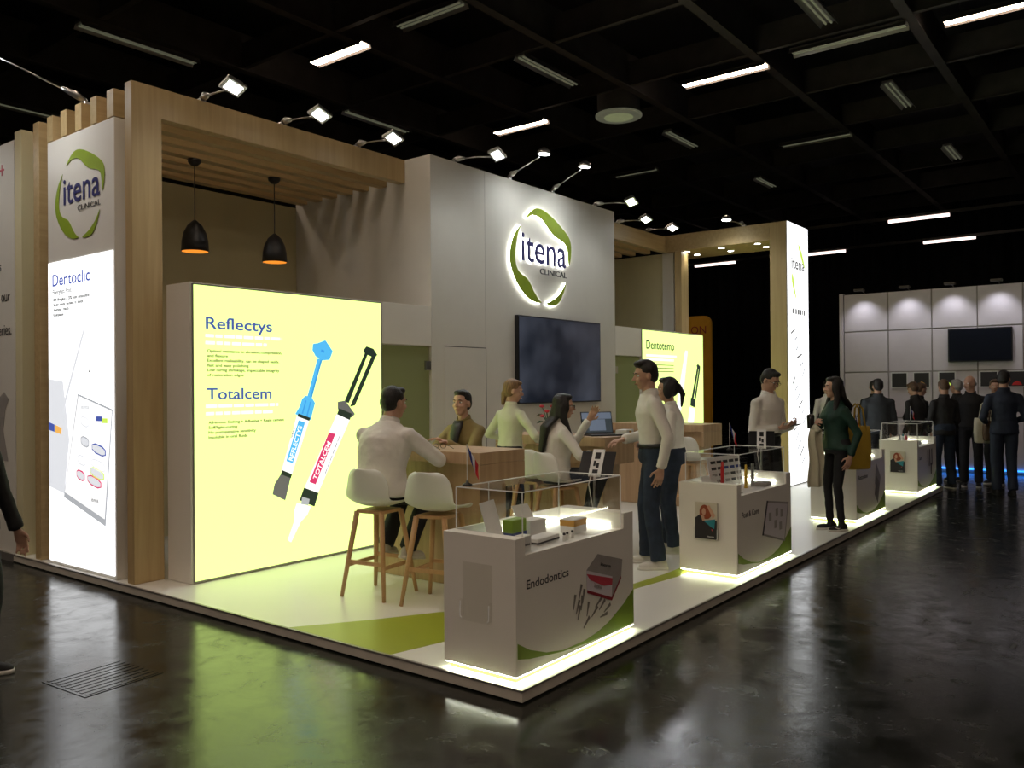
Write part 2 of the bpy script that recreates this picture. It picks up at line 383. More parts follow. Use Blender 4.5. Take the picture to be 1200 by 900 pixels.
off = [((7.35, 5.5), (9.0, 5.5), 'unlit louvred ceiling lamp just left of the round vent'), ((2.38, 9.78), (4.28, 9.78), 'unlit long ceiling lamp at the upper left'),
       ((2.98, 14.3), (5., 14.3), 'unlit ceiling lamp far left over the slatted tower'), ((7.8, 1.2), (9.24, 1.2), 'unlit ceiling lamp at the top edge right of centre'),
       ((12.39, 1.15), (14., 1.15), 'unlit twin tube ceiling lamp in the upper right grid'), ((12.47, 5.5), (13.88, 5.5), 'unlit small ceiling lamp beneath the round vent, farther off'),
       ((17.5, 5.5), (18.7, 5.5), 'unlit tiny ceiling lamp above the wooden portal'), ((17.42, 1.1), (18.8, 1.1), 'unlit tiny ceiling lamp far right in the grid'),
       ((10., 2.03), (10., .3), 'unlit slim ceiling lamp between the two lit tubes at right'), ((5.36, 6.25), (5.36, 4.97), 'unlit slim ceiling lamp at the top left of centre'),
       ((7.37, 9.7), (9.07, 9.7), 'unlit ceiling lamp behind the pergola flood lamps')]
for a, b, l in off: ceiling_lamp(a, b, False, l, 'unlit ceiling lamps')
for a, b, l in [((15.04, 4.), (15.04, 2.51), 'thin glowing ceiling lamp over the far right grid'), ((15.04, 8.29), (15.04, 7.09), 'thin glowing ceiling lamp left of the far grid')]:
    ceiling_lamp(a, b, False, l, 'far slim ceiling lamps')
# far light rails
def rail(x, z, spots, label):
    t = thing('light_rail', label, 'light rail', (x, 0, z), 0, 'far light rails')
    MB().box((-.03, -7, -.04), (.03, 13, .04)).build('bar', 'trim', t)
    for y0, y1 in spots:
        MB().box((-.04, y0, -.12), (.04, y1, -.05)).build('tube', 'fartube', t)
    for y in (-5, 0, 5): MB().tube([(0, y, .03), (0, y, 8.12 - z)], .01, 6).build('hanger', 'beam', t)
rail(20.2, 6.0, [(1.55, 3.0), (-2.6, -1.1)], 'nearer light rail with glowing tubes crossing the dark far hall')
rail(24.4, 6.0, [(1.6, 3.0), (5.3, 6.6), (9.0, 10.5)], 'farther light rail with glowing tubes, lower in the dark far hall')
# round vent
t = thing('ceiling_vent', 'round pale ceiling vent with concentric rings', 'vent', (11.03, 5.82, 6.95))
MB().lathe([(.40, 0), (.46, .02), (.46, .05), (.34, .05), (.34, .02)], n=36).build('outer_ring', 'faintglow', t, True)
for r in (.29, .21, .13): MB().lathe([(r, .0), (r + .035, .02), (r + .03, .05), (r - .03, .06), (r - .03, .05)], n=30).build('ring', 'faintglow', t, True)
MB().lathe([(.42, .06), (.42, 1.1)], n=24).build('duct', 'beam', t, True)
# floor grate
t = thing('floor_grate', 'square patterned metal access cover set in the dark floor', 'grate', (-1.07, 2.16, 0), rad(4))
MB().box((-.23, -.22, 0.0), (.23, .22, .003)).build('plate', 'floor', t)
for k in range(9):
    MB().box((-.21, -.19 + k * .0475 - .012, .003), (.21, -.19 + k * .0475 + .012, .005)).build('rib', 'floor', t)

# ------------------------------------------------------------------ neighbour stand wall at far left
FX = frame((.03, 0, 0), (0, -1, 0), (0, 0, 1))       # u = -Y, v = Z on the plane X = .03
o = structure(box('wall_neighbour', (.03, 6.06, 0), (.14, 9.5, 4.03), 'wallw', bevel=0), 'white printed wall of the neighbouring stand')
structure(box('trim_1', (.0, 6.06, .0), (.06, 9.5, .075), 'trim', bevel=0))
text('s', 'dark', FX, -6.40, 2.80, height=.10, parent=o); text('our', 'dark', FX, -6.36, 2.50, width=.20, height=.10, parent=o)
text('eries.', 'dark', FX, -6.42, 2.17, width=.29, height=.11, parent=o)
text('+', 'cpink', FX, -6.38, 3.70, height=.16, parent=o, name='plus_sign')
poly('pictogram', [(-6.55, 1.5), (-6.30, 1.62), (-6.20, 1.55), (-6.28, 1.45), (-6.33, 1.25), (-6.22, .95), (-6.5, .95)], 'cgrey', FX, o)

# ------------------------------------------------------------------ platform
pl = thing('platform', 'low white exhibition platform with grey metal edge on the dark floor', 'platform')
PX1 = 10.62
box('base', (.03, .03, 0), (PX1 - .03, 6.05, .012), 'black', pl, 0)
box('deck', (0, 0, .012), (PX1, 6.05, PH - .004), 'riser', pl, 0)
box('floor_covering', (.012, .012, PH - .004), (PX1 - .012, 6.05, PH), 'vinyl', pl, 0)
box('edge_trim', (-.004, -.004, PH - .012), (PX1, .012, PH), 'trim', pl, .001)
box('edge_trim', (-.004, .012, PH - .012), (.012, 6.05, PH), 'trim', pl, .001)
FZ = frame((0, 0, PH), (1, 0, 0), (0, 1, 0))
up_ = [(.013, 1.90), (.45, 1.60), (.88, 1.345), (1.6, 1.0), (2.37, .685), (2.84, .645), (3.6, .66), (4.8, .80)]
lo_ = [(4.8, .70), (3.6, .54), (2.79, .52), (2.2, .60), (1.5, .66), (.9, .74), (.38, .88), (.013, .965)]
poly('green_stripe', up_ + lo_, 'gvinyl', FZ, pl, .001, 0)

# ------------------------------------------------------------------ slatted pergola (left)
slY = [(3.876, 3.982), (4.161, 4.274), (4.447, 4.55), (4.712, 4.825), (4.983, 5.096), (5.25, 5.363), (5.525, 5.642)]
pg = thing('slatted_pergola', 'birch slat pergola wrapping over the yellow lightbox bay at left', 'pergola')
for i, (a, b) in enumerate(slY):
    mb = MB(); xr = 3.095
    z0 = PH + .002 if i in (0, 6) else 3.872
    P = [(.03, z0), (.285, z0), (.285, 3.85), (xr, 3.85), (xr, TOP), (.03, TOP)]
    if z0 > 3.85: P = [(.03, z0), (.285, z0), (.285, 3.85), (xr, 3.85), (xr, TOP), (.03, TOP)]
    vs = [(x, y, z) for y in (a, b) for x, z in P]
    mb.add(vs, [(0, 1, 2, 5), (2, 3, 4, 5), (6, 11, 8, 7), (8, 11, 10, 9)] + [(k, (k + 1) % 6, 6 + (k + 1) % 6, 6 + k) for k in range(6)])
    mb.build('slat_frame', 'woodx' if i else 'wood', pg, bevel=.003)
structure(box('trim_2', (.03, 5.9, PH), (.285, 6.045, TOP), 'back', bevel=.004), 'cream end post of the slatted tower')
# lit side tower panel
tp = thing('tower_panel', 'tall white side panel with green ring logo above a lit Dentoclic poster', 'sign panel')
box('body', (.034, 4.161, PH + .002), (.28, 5.363, 3.866), 'white', tp)
rect('lightbox_face', -5.345, PH + .03, -4.185, 2.775, 'litw', FX, tp, .012, -.008)
TOPB = [(4.745, 3.68), (4.814, 3.747), (4.897, 3.809), (4.981, 3.84), (5.093, 3.842), (5.251, 3.8), (5.456, 3.713), (5.652, 3.604), (5.729, 3.528), (5.749, 3.426), (5.734, 3.303), (5.685, 3.167), (5.664, 3.364), (5.649, 3.431), (5.574, 3.49), (5.423, 3.521), (5.291, 3.571), (5.191, 3.649), (5.091, 3.717), (4.979, 3.744), (4.868, 3.736), (4.772, 3.684)]
LEFB = [(4.65, 3.585), (4.557, 3.499), (4.477, 3.377), (4.432, 3.229), (4.435, 3.103), (4.485, 2.983), (4.6, 2.835), (4.758, 2.72), (4.922, 2.668), (5.09, 2.67), (5.006, 2.707), (4.91, 2.797), (4.829, 2.904), (4.762, 2.955), (4.642, 2.991), (4.564, 3.054), (4.531, 3.162), (4.541, 3.29), (4.583, 3.455), (4.642, 3.568)]
BOTB = [(5.133, 2.664), (5.292, 2.648), (5.41, 2.67), (5.501, 2.745), (5.579, 2.872), (5.633, 2.997), (5.534, 2.868), (5.427, 2.782), (5.293, 2.712)]
def logo(fr, parent, cx, cy, sx, sy, depth, off, gm='green', tm='navy', halo=None, sc2=None):
    tr = lambda pts: [(cx + (x - 5.09) * sx, cy + (y - 3.245) * sy) for x, y in pts]
    for nm, pts in (('ring_segment', TOPB), ('ring_segment', LEFB), ('ring_segment', BOTB)):
        g = poly(nm, smoothpts(tr(pts), 1), gm, fr, parent, depth, off)
        if halo is not None:
            c = (sum(p[0] for p in pts) / len(pts), sum(p[1] for p in pts) / len(pts))
            out = []
            P = smoothpts(tr(pts), 1); n = len(P)
            # halo strip: slightly grown outline lying on the wall behind the raised ring
            ar = sum(P[i][0] * P[(i + 1) % n][1] - P[(i + 1) % n][0] * P[i][1] for i in range(n)); sg = 1 if ar > 0 else -1
            for i in range(n):
                a = P[i - 1]; b = P[(i + 1) % n]; dx, dy = b[0] - a[0], b[1] - a[1]; l_ = math.hypot(dx, dy) or 1
                out.append((P[i][0] + sg * dy / l_ * halo, P[i][1] - sg * dx / l_ * halo))
            poly('halo_light', out, 'halo', fr, g, .020, .003)
    A = lambda x, y: (cx + (x - 5.09) * sx, cy + (y - 3.245) * sy)
    x0, y0 = A(4.665, 3.16); x1, y1 = A(5.62, 3.43)
    a = text('itena', tm, fr, x0, y0, x1 - x0, (y1 - y0) * 1.36, parent, depth=depth, off=off, bold=.004)
    x2, y2 = A(5.045, 3.03); x3, _ = A(5.635, 3.03)
    c = text('CLINICAL', 'dark', fr, x2, y2, x3 - x2, (y1 - y0) * .27, parent, depth=depth, off=off, bold=.0)
    if halo:
        text('itena', 'halo', fr, x0, y0, x1 - x0, (y1 - y0) * 1.36, a, 'halo_light', .020, -.008, off=.003)
logo(FX, tp, -4.757, 3.318, .68, .65, .002, .0)
LO = .005
text('Dentoclic', 'bluep', FX, -5.257, 2.56, .69, .105, tp, off=LO, bold=.010)
text('Fiberglass Post', 'pgrey', FX, -5.257, 2.487, .36, .042, tp, off=LO, bold=.01)
for s_, z, w_ in (('80% fiberglass & 20% resin composition', 2.425, .67), ('Similar elastic modulus to dentin', 2.38, .56), ('Aesthetic results', 2.335, .30), ('Radiopaque', 2.29, .2)):
    text(s_, 'pgrey', FX, -5.245, z, w_, .028, tp, off=LO, bold=.022)
poly('pale_print_area', [(-5.34, 1.736), (-5.064, 1.709), (-4.95, 1.2), (-5.05, .72), (-5.34, .765)], 'lgrey', FX, tp, off=LO)
poly('instrument_print', [(-4.64, 2.17), (-4.68, 2.16), (-5.10, 1.44), (-5.06, 1.43)], 'lgrey', FX, tp, off=LO + .001)
poly('tip_print', [(-4.60, 1.82), (-4.575, 1.78), (-4.60, 1.78)], 'pgrey', FX, tp, off=LO)
card = poly('blister_card_outline', [(-4.79, 1.60), (-4.19, 1.47), (-4.32, .50), (-5.06, .69)], 'lgrey2', FX, tp, off=LO + .001)
poly('blister_card', [(-4.775, 1.58), (-4.205, 1.455), (-4.335, .56), (-5.035, .735)], 'pwhite', FX, tp, off=LO + .003)
for k, (x, y, c) in enumerate([(-4.66, 1.19, 'lgrey2'), (-4.66, 1.36, 'lgrey'), (-4.72, 1.03, 'lgrey'), (-4.74, .90, 'ppink'), (-4.42, 1.13, 'bluep'), (-4.43, 1.0, 'lgrey'), (-4.45, .93, 'lime'), (-4.50, .86, 'ppink')]):
    w_ = .065 if k < 4 else .11; s_ = -.25
    outl = lambda g: smoothpts([(x - w_ - g, y + .035 + g + w_ * .2), (x + w_ + g, y + .035 + g - w_ * .2), (x + w_ + g, y - .035 - g - w_ * .2), (x - w_ - g, y - .035 - g + w_ * .2)], 1)
    poly('pocket_outline', outl(.008), c, FX, tp, off=LO + .005); poly('pocket', outl(-.004), 'lgrey' if c != 'lgrey' else 'pwhite', FX, tp, off=LO + .007)
text('itena', 'pgrey', FX, -4.55, .69, .12, .035, tp, off=LO + .006); text('itena', 'lgrey2', FX, -4.72, 1.47, .14, .035, tp, off=LO + .006)
rect('tag_print', -4.46, 1.37, -4.36, 1.41, 'bluep', FX, tp, off=LO + .006); rect('tag_print', -4.36, 1.355, -4.27, 1.395, 'lime', FX, tp, off=LO + .006)
poly('tag_print', [(-5.34, 1.345), (-5.23, 1.325), (-5.23, 1.26), (-5.34, 1.275)], 'bluep', FX, tp, off=LO + .002)
poly('tag_print', [(-5.22, 1.323), (-5.09, 1.298), (-5.10, 1.24), (-5.22, 1.258)], 'porange', FX, tp, off=LO + .002)

# ------------------------------------------------------------------ back walls
FY = frame((0, WY, 0), (1, 0, 0), (0, 0, 1))         # u = X, v = Z on the plane Y = WY, facing the viewer
structure(box('wall_back', (.285, 5.76, PH), (9.4, 5.9, TOP - .26), 'back', bevel=0), 'warm cream back wall of the stand')
mw = structure(box('wall_media', (3.1, WY, PH), (6.9, 5.755, TOP + .005), 'wallw', bevel=.003), 'white logo and screen wall')
structure(box('wall_side', (9.30, 3.99, PH), (9.40, 5.755, 3.845), 'back', bevel=0), 'cream side wall of the right bay')
structure(box('trim_3', (9.28, 3.78, PH), (9.42, 3.985, 3.845), 'white', bevel=0), 'white end strip of the right bay wall')
# thin panel joints and flush door in the media wall
rect('flush_door', 3.30, PH + .01, 4.0, 2.07, 'wallw', FY, mw, .004, 0)
rect('door_gap', 4.0, PH + .01, 4.008, 2.08, 'dark', FY, mw, .0045, 0); rect('door_gap', 3.30, 2.07, 4.008, 2.078, 'dark', FY, mw, .0045, 0)
rect('panel_joint', 4.003, 2.08, 4.006, TOP, 'cgrey', FY, mw, .001, 0)
# wall logo
lg = thing('wall_logo', 'backlit green ring logo with dark lettering on the white wall', 'logo', (0, 0, 0))
logo(FY, lg, 5.09, 3.245, 1, 1, .008, .0245, halo=-.003)
# big screen
tv = thing('wall_screen', 'large dark television mounted below the glowing wall logo', 'television')
box('screen_body', (4.545, WY - .06, 1.42), (6.405, WY - .002, 2.49), 'bezel', tv)
rect('screen_glass', 4.56, 1.437, 6.39, 2.475, 'picture', FY, tv, .002, .061)

def lightbox(x0, x1, z1, label, name='lightbox', depth=.34, left=.022):
    t = thing(name, label, 'lightbox')
    box('case', (x0 - left, WY + .002, PH + .002), (x1 + .01, WY + depth, z1 + .012), 'white', t, .002)
    for a, b in (((x0 - .004, PH + .012), (x0 + .006, z1)), ((x1 - .006, PH + .012), (x1 + .004, z1)), ((x0, z1 - .006), (x1, z1 + .004)), ((x0, PH + .010), (x1, PH + .022))):
        rect('edge_profile', *a, *b, 'trim', FY, t, .012, -.002)
    rect('lightbox_face', x0 + .006, PH + .022, x1 - .006, z1 - .006, 'yellow', FY, t, .006, -.001)
    return t
lb = lightbox(.322, 2.37, 2.472, 'large glowing yellow lightbox showing a blue and a black syringe')
LF = .006
text('Reflectys', 'bluep', FY, .437, 2.12, .64, .095, lb, off=LF, bold=.014)
text('Totalcem', 'bluep', FY, .441, 1.545, .625, .093, lb, off=LF, bold=.014)
for x1, z in ((1.18, 2.062), (1.02, 2.005), (1.135, 1.49), (1.08, 1.43)):
    xx = .434
    while xx < x1:
        w_ = min(random.uniform(.05, .13), x1 - xx); rect('white_text_line', xx, z - .012, xx + w_, z + .012, 'pwhite', FY, lb, off=LF); xx += w_ + .016
for s_, x, z, w_ in (('Optimal resistance to abrasion, compression,', .449, 1.928, .73), ('and flexure', .449, 1.889, .19), ('Excellent malleability, can be shaped easily,', .449, 1.851, .70), ('fast and easy polishing', .449, 1.811, .39), ('Low curing shrinkage, impeccable integrity', .449, 1.773, .70), ('of restoration edges', .449, 1.733, .34),
                     ('All-in-one: Etching + Adhesive + Resin cement', .456, 1.346, .74), ('Self/light-curing', .456, 1.306, .27), ('No postoperative sensitivity', .456, 1.266, .45), ('Insoluble in oral fluids', .456, 1.226, .365)):
    text(s_, 'olive', FY, x, z, w_, .024, lb, off=LF, bold=.022)
def P_(name, pts, mat, o_=LF, sm=0): return poly(name, smoothpts(pts, sm) if sm else pts, mat, FY, lb, off=o_)
P_('blue_syringe_handle', [(1.521, 2.034), (1.577, 2.042), (1.664, 2.073), (1.75, 1.973), (1.711, 1.892), (1.624, 1.885), (1.548, 1.922), (1.512, 1.977)], 'cyan')
P_('handle_hole', [(1.615, 1.985), (1.65, 1.975), (1.645, 1.955), (1.61, 1.965)], 'cyan2', LF + .002)
P_('blue_syringe_rod', [(1.57, 1.90), (1.624, 1.90), (1.502, 1.54), (1.447, 1.54)], 'cyan', LF + .0005)
P_('blue_rod_shade', [(1.605, 1.89), (1.624, 1.89), (1.502, 1.55), (1.484, 1.55)], 'cyan2', LF + .002)
P_('blue_syringe_collar', [(1.392, 1.536), (1.433, 1.564), (1.502, 1.547), (1.538, 1.495), (1.486, 1.34), (1.314, 1.401), (1.364, 1.465)], 'cyan', LF + .001)
P_('collar_groove', [(1.43, 1.52), (1.44, 1.52), (1.40, 1.40), (1.385, 1.405)], 'cyan2', LF + .003); P_('collar_groove', [(1.48, 1.51), (1.49, 1.505), (1.45, 1.375), (1.438, 1.38)], 'cyan2', LF + .003)
P_('blue_syringe_barrel', [(1.336, 1.39), (1.473, 1.347), (1.264, 0.846), (1.159, 0.888)], 'pwhite', LF + .0005)
P_('blue_syringe_ring', [(1.35, 1.405), (1.481, 1.362), (1.47, 1.335), (1.335, 1.38)], 'pblack', LF + .003)
P_('blue_syringe_label', [(1.352, 1.345), (1.422, 1.322), (1.284, 0.965), (1.215, 0.991)], 'cyan', LF + .002)
P_('blue_syringe_cap', [(1.160, 0.885), (1.262, 0.845), (1.201, 0.646), (1.068, 0.714), (1.09, .80)], 'pgrey', LF + .001); P_('cap_ring', [(1.17, .915), (1.275, .87), (1.262, .835), (1.155, .88)], 'pblack', LF + .002)
fr1 = frame(FY @ V((1.262, .992, 0)), V((.14, 0, .385)), V((-.385, 0, .14)))
text('REFLECTYS', 'pwhite', fr1, 0, -.018, .32, .043, lb, off=LF + .004, bold=.01)
text('itena', 'pblack', fr1, .19, .055, .10, .018, lb, off=LF + .004)
P_('black_syringe_thumb_rest', [(2.132, 1.996), (2.171, 2.033), (2.261, 2.012), (2.313, 1.953), (2.276, 1.923), (2.148, 1.961)], 'pblack')
P_('black_syringe_rod', [(2.158, 1.985), (2.196, 1.974), (1.94, 1.487), (1.886, 1.5)], 'pblack'); P_('black_syringe_rod', [(2.244, 1.951), (2.293, 1.94), (2.017, 1.462), (1.955, 1.452)], 'pblack')
P_('black_syringe_flange', [(1.805, 1.501), (1.895, 1.511), (2.016, 1.38), (1.969, 1.346), (1.804, 1.432)], 'pgrey', LF + .001)
P_('black_syringe_collar', [(1.82, 1.44), (1.975, 1.385), (1.95, 1.325), (1.795, 1.385)], 'pblack', LF + .002)
P_('black_syringe_barrel', [(1.795, 1.386), (1.954, 1.335), (1.564, 0.673), (1.412, 0.733)], 'pwhite', LF + .0005)
P_('black_syringe_label', [(1.693, 1.218), (1.772, 1.203), (1.537, 0.754), (1.467, 0.783)], 'ppink', LF + .002)
P_('black_syringe_tail', [(1.406, 0.738), (1.57, 0.672), (1.521, 0.554), (1.356, 0.629)], 'pblack', LF + .002)
P_('nozzle', [(1.384, 0.659), (1.466, 0.628), (1.451, 0.574), (1.369, 0.594)], 'lgrey2', LF + .004)
P_('tip', [(1.329, 0.61), (1.479, 0.559), (1.437, 0.487), (1.368, 0.44), (1.259, 0.27), (1.227, 0.296), (1.301, 0.46), (1.301, 0.547)], 'pwhite', LF + .001)
fr2 = frame(FY @ V((1.528, .790, 0)), V((.235, 0, .45)), V((-.45, 0, .235)))
text('TOTALCEM', 'pwhite', fr2, 0.01, -.014, .37, .046, lb, off=LF + .004, bold=.012)
[rect('small_print', .10 + k * .065, -.085, .155 + k * .065, -.075, 'lgrey2', fr2, lb, .0015, LF + .004) for k in range(6)]

lb2 = lightbox(7.665, 9.785, 2.475, 'smaller glowing yellow Dentotemp lightbox behind the man in jeans', depth=.08, left=.01)
text('Dentotemp', 'pblack', FY, 7.80, 2.19, .92, .13, lb2, off=LF, bold=.012)
text('ore', 'pblack', FY, 8.52, 1.60, .30, .12, lb2, off=LF, bold=.012)
for x0, x1, z in ((7.8, 8.8, 2.09), (7.8, 8.7, 2.03), (8.2, 8.7, 1.52)): rect('white_text_line', x0, z - .015, x1, z + .015, 'pwhite', FY, lb2, off=LF)
for z in (1.95, 1.90, 1.85): rect('olive_text_line', 7.8, z - .006, 8.7, z + .006, 'olive', FY, lb2, off=LF)
def Q_(name, pts, mat, o_=LF): return poly(name, pts, mat, FY, lb2, off=o_)
Q_('white_syringe_print', [(9.12, 2.20), (9.20, 2.19), (9.02, 1.48), (8.85, .98), (8.72, 1.0), (8.86, 1.52)], 'pwhite')
Q_('syringe_mark', [(8.80, 1.28), (8.84, 1.27), (8.80, 1.13), (8.76, 1.14)], 'bluep', LF + .002)
Q_('black_syringe_print', [(9.53, 1.96), (9.58, 1.99), (9.67, 1.95), (9.66, 1.90), (9.60, 1.90), (9.40, 1.40), (9.33, 1.42), (9.55, 1.93)], 'pblack')
Q_('black_syringe_print', [(9.62, 1.92), (9.67, 1.91), (9.47, 1.35), (9.42, 1.37)], 'pblack')
Q_('black_collar_print', [(9.30, 1.43), (9.47, 1.40), (9.47, 1.26), (9.28, 1.30)], 'pblack', LF + .001)
Q_('syringe_barrel_print', [(9.27, 1.28), (9.46, 1.24), (9.28, .62), (9.06, .66)], 'pwhite', LF + .001)
text('re', 'pblack', frame(FY @ V((9.2, .75, 0)), V((.15, 0, .5)), V((-.5, 0, .15))), 0, 0, .2, .06, lb2, off=LF + .003)

# headers and frosted doors beside the media wall
for i, (x0, x1) in enumerate(((2.385, 3.097), (6.905, 7.652))):
    structure(box('trim_%d' % (4 + i), (x0, WY, 2.07), (x1, WY + .10, 2.486), 'white', bevel=.002), 'white panel above a frosted glass door')
    d = structure(box('door_%d' % (1 + i), (x0 + .012, WY + .03, PH + .012), (x1 - .008, WY + .042, 2.06), 'frost', bevel=.001), 'frosted green glass door')
    hx = x1 - .03 if i == 0 else x0 + .02
    for z in (1.86, .45): box('hinge', (hx - .05, WY + .005, z - .05), (hx + .055, WY + .03, z + .05), 'chrome', d, .003)
    structure(box('wall_storage_%d' % (1 + i), (x0 - .3, WY + .9, PH), (x1 + .001, WY + .95, 2.48), 'back', bevel=0), 'inner wall behind the glass door')

# ------------------------------------------------------------------ right bay and portal
pr = thing('slatted_canopy', 'birch slat canopy over the right bay beside the logo wall', 'canopy')
for a, b in slY: box('slat', (6.905, a, 3.85), (9.195, b, TOP), 'woodx', pr, .003)
po = thing('wooden_portal', 'birch portal with six downlights leading to the glowing white tower', 'portal')
box('beam', (9.2, 2.118, 3.85), (10.14, 3.98, 4.12), 'woodx', po, .003)
box('post', (9.2, 1.862, PH + .002), (10.14, 2.115, 4.12), 'wood', po, .003)
box('post', (9.2, 3.60, PH + .002), (9.46, 3.72, 3.848), 'wood', po, .003)
for x in (9.36, 9.74):
    for y in (2.37, 2.97, 3.57):
        d = MB().lathe([(.05, -.004), (.06, 0), (.06, .004), (.05, .004)], (x, y, 3.846)).build('downlight', 'chrome', po, True)
        MB().lathe([(.001, -.004), (.048, -.004), (.048, .002), (.001, .002)], (x, y, 3.846), 16).build('lens', 'lampface', d)
        ld = bpy.data.lights.new('downlight_beam', 'SPOT'); ld.energy = 9; ld.spot_size = rad(80); ld.spot_blend = .6; ld.color = (1, .9, .72); ld.shadow_soft_size = .05
        lo2 = bpy.data.objects.new('downlight_beam', ld); col.objects.link(lo2); lo2.location = (x, y, 3.82); lo2.parent = po
FR = frame((0, 1.848, 0), (1, 0, 0), (0, 0, 1))
rt_ = thing('light_tower', 'tall glowing white product tower at the end of the wooden portal', 'light tower')
box('case', (9.2, 1.848, PH + .002), (10.14, 1.861, 4.12), 'trim', rt_, .001)
rect('lightbox_face', 9.205, PH + .02, 10.135, 4.115, 'litw', FR, rt_, .008, .0)
text('itena', 'pgrey', FR, 9.36, 3.42, .60, .18, rt_, off=.010, bold=.015)
poly('ring_print', smoothpts([(9.65, 3.85), (9.8, 3.75), (9.95, 3.55), (9.98, 3.45), (9.85, 3.55), (9.72, 3.7)], 1), 'lime', FR, rt_, off=.010)
poly('ring_print', smoothpts([(9.38, 3.35), (9.36, 3.2), (9.52, 2.98), (9.58, 2.95), (9.5, 3.12), (9.44, 3.3)], 1), 'lime', FR, rt_, off=.010)
[rect('slogan_mark', a, 2.72, b, 2.80, 'pgrey', FR, rt_, .0015, .010) for a, b in ((9.38, 9.44), (9.52, 9.58), (9.62, 9.70), (9.73, 9.80), (9.83, 9.87), (9.90, 9.96))]
random.seed(3)
for k in range(17):
    x = 9.40 + .50 * ((k * 37) % 17) / 16; z = 2.45 - k * .125; a = rad(random.uniform(15, 50)); l_ = random.uniform(.06, .13); t_ = .014
    c, s_ = math.cos(a), math.sin(a)
    poly('product_print', [(x - l_ * c + t_ * s_, z - l_ * s_ - t_ * c), (x + l_ * c + t_ * s_, z + l_ * s_ - t_ * c), (x + l_ * c - t_ * s_, z + l_ * s_ + t_ * c), (x - l_ * c - t_ * s_, z - l_ * s_ + t_ * c)], 'pgrey' if k % 3 == 0 else 'lgrey2', FR, rt_, off=.010)
    rect('caption_line', x - .08, z - .075, x + .06, z - .068, 'lgrey', FR, rt_, off=.010)

# ------------------------------------------------------------------ arm flood lamps
def arm_lamp(base, head, label, kind, aim, mount='down'):
    b = V(base); h = V(head); t = thing('arm_lamp', label, 'flood lamp', b, 0, 'arm flood lamps')
    h = h - b; d = h.normalized(); hd = V((d.x, d.y, 0)).normalized()
    mb = MB(); mb.box((-.03, -.03, 0.001), (.03, .03, .03)); mb.build('clamp', 'chrome', t, bevel=.004)
    MB().tube([(0, 0, .03), h * .12 + V((0, 0, .045)), h * .26 + V((0, 0, .035))], [.02, .034, .014], 10).build('arm_bracket', 'chrome', t, True)
    MB().tube([h * .2 + V((0, 0, .035)), h * .6 + V((0, 0, .02)), h - d * .07], .008, 8).build('arm', 'chrome', t, True)
    ax = (V(aim) - (b + h)).normalized()
    side = ax.cross(d).normalized() if ax.cross(d).length > .05 else V((1, 0, 0)); fw2 = side.cross(ax)
    R = Matrix.Identity(4)
    for i in range(3): R[i][0] = side[i]; R[i][1] = fw2[i]; R[i][2] = -ax[i]
    R.translation = h
    if kind == 'square':
        hm = MB(); hm.box((-.09, -.07, 0), (.09, .07, .03)); hm.box((-.06, -.05, .03), (.06, .05, .065)); hm.xf(R); hh = hm.build('head', 'chrome', t, bevel=.003)
        lm = MB(); lm.box((-.062, -.046, -.004), (.062, .046, .0)); lm.xf(R); lm.build('lens', 'lampface', hh)
    else:
        hm = MB(); hm.lathe([(.075, 0), (.08, .01), (.07, .04), (.03, .07), (.01, .075)], n=20); hm.xf(R); hh = hm.build('head', 'chrome', t, True)
        lm = MB(); lm.lathe([(.001, -.003), (.068, -.003), (.068, .003), (.001, .003)], n=20); lm.xf(R); lm.build('lens', 'lampface', hh)
    ld = bpy.data.lights.new('flood_beam', 'SPOT'); ld.energy = SPOT_W; ld.spot_size = rad(150); ld.spot_blend = .9; ld.color = (.95, .98, 1.0); ld.shadow_soft_size = .06
    lo2 = bpy.data.objects.new('flood_beam', ld); col.objects.link(lo2); lo2.parent = t
    R2 = R.copy(); R2.translation = h + ax * .02; lo2.matrix_local = R2
for x, xh, l in ((.68, .64, 'square flood lamp on the pergola beam nearest the tower'), (1.52, 1.54, 'middle square flood lamp on the pergola beam'), (2.45, 2.46, 'square flood lamp on the pergola beam nearest the white wall')):
    arm_lamp((x, 3.93, TOP), (xh, 3.40, 4.10), l, 'square', (xh - .9, 2.2, 1.2))
for x, xh, zh, kind, l in ((3.53, 3.61, 4.11, 'square', 'square flood lamp on the left end of the white logo wall'), (4.52, 4.47, 4.31, 'round', 'round arm lamp on the white wall above the logo left side'), (5.42, 5.34, 4.34, 'round', 'round arm lamp on the white wall above the logo right side'), (6.45, 6.5, 4.10, 'square', 'square flood lamp on the right end of the white logo wall')):
    arm_lamp((x, WY + .05, TOP + .005), (xh, 3.0, zh), l, kind, (xh, 3.2, 1.6) if kind == 'round' else (xh - .9, 2.0, 1.2))
for x, xh, l in ((7.7, 7.64, 'flood lamp on the right canopy nearest the logo wall'), (8.6, 8.5, 'flood lamp on the right canopy nearest the portal')):
    arm_lamp((x, 3.93, TOP), (xh, 3.40, 4.09), l, 'square', (xh - .9, 2.4, 1.2))
arm_lamp((9.26, 2.55, 4.12), (8.8, 2.64, 4.166), 'flood lamp on the portal beam facing the stand', 'round', (8.6, 2.7, 0))
arm_lamp((.10, 4.76, TOP), (-.62, 5.0, 4.42), 'long arm lamp reaching left from the slatted tower top', 'square', (.1, 4.8, 2.3))
arm_lamp((.09, 7.3, 4.03), (-.62, 7.1, 4.25), 'long arm lamp over the neighbouring white wall', 'square', (.05, 7.0, 2.3))

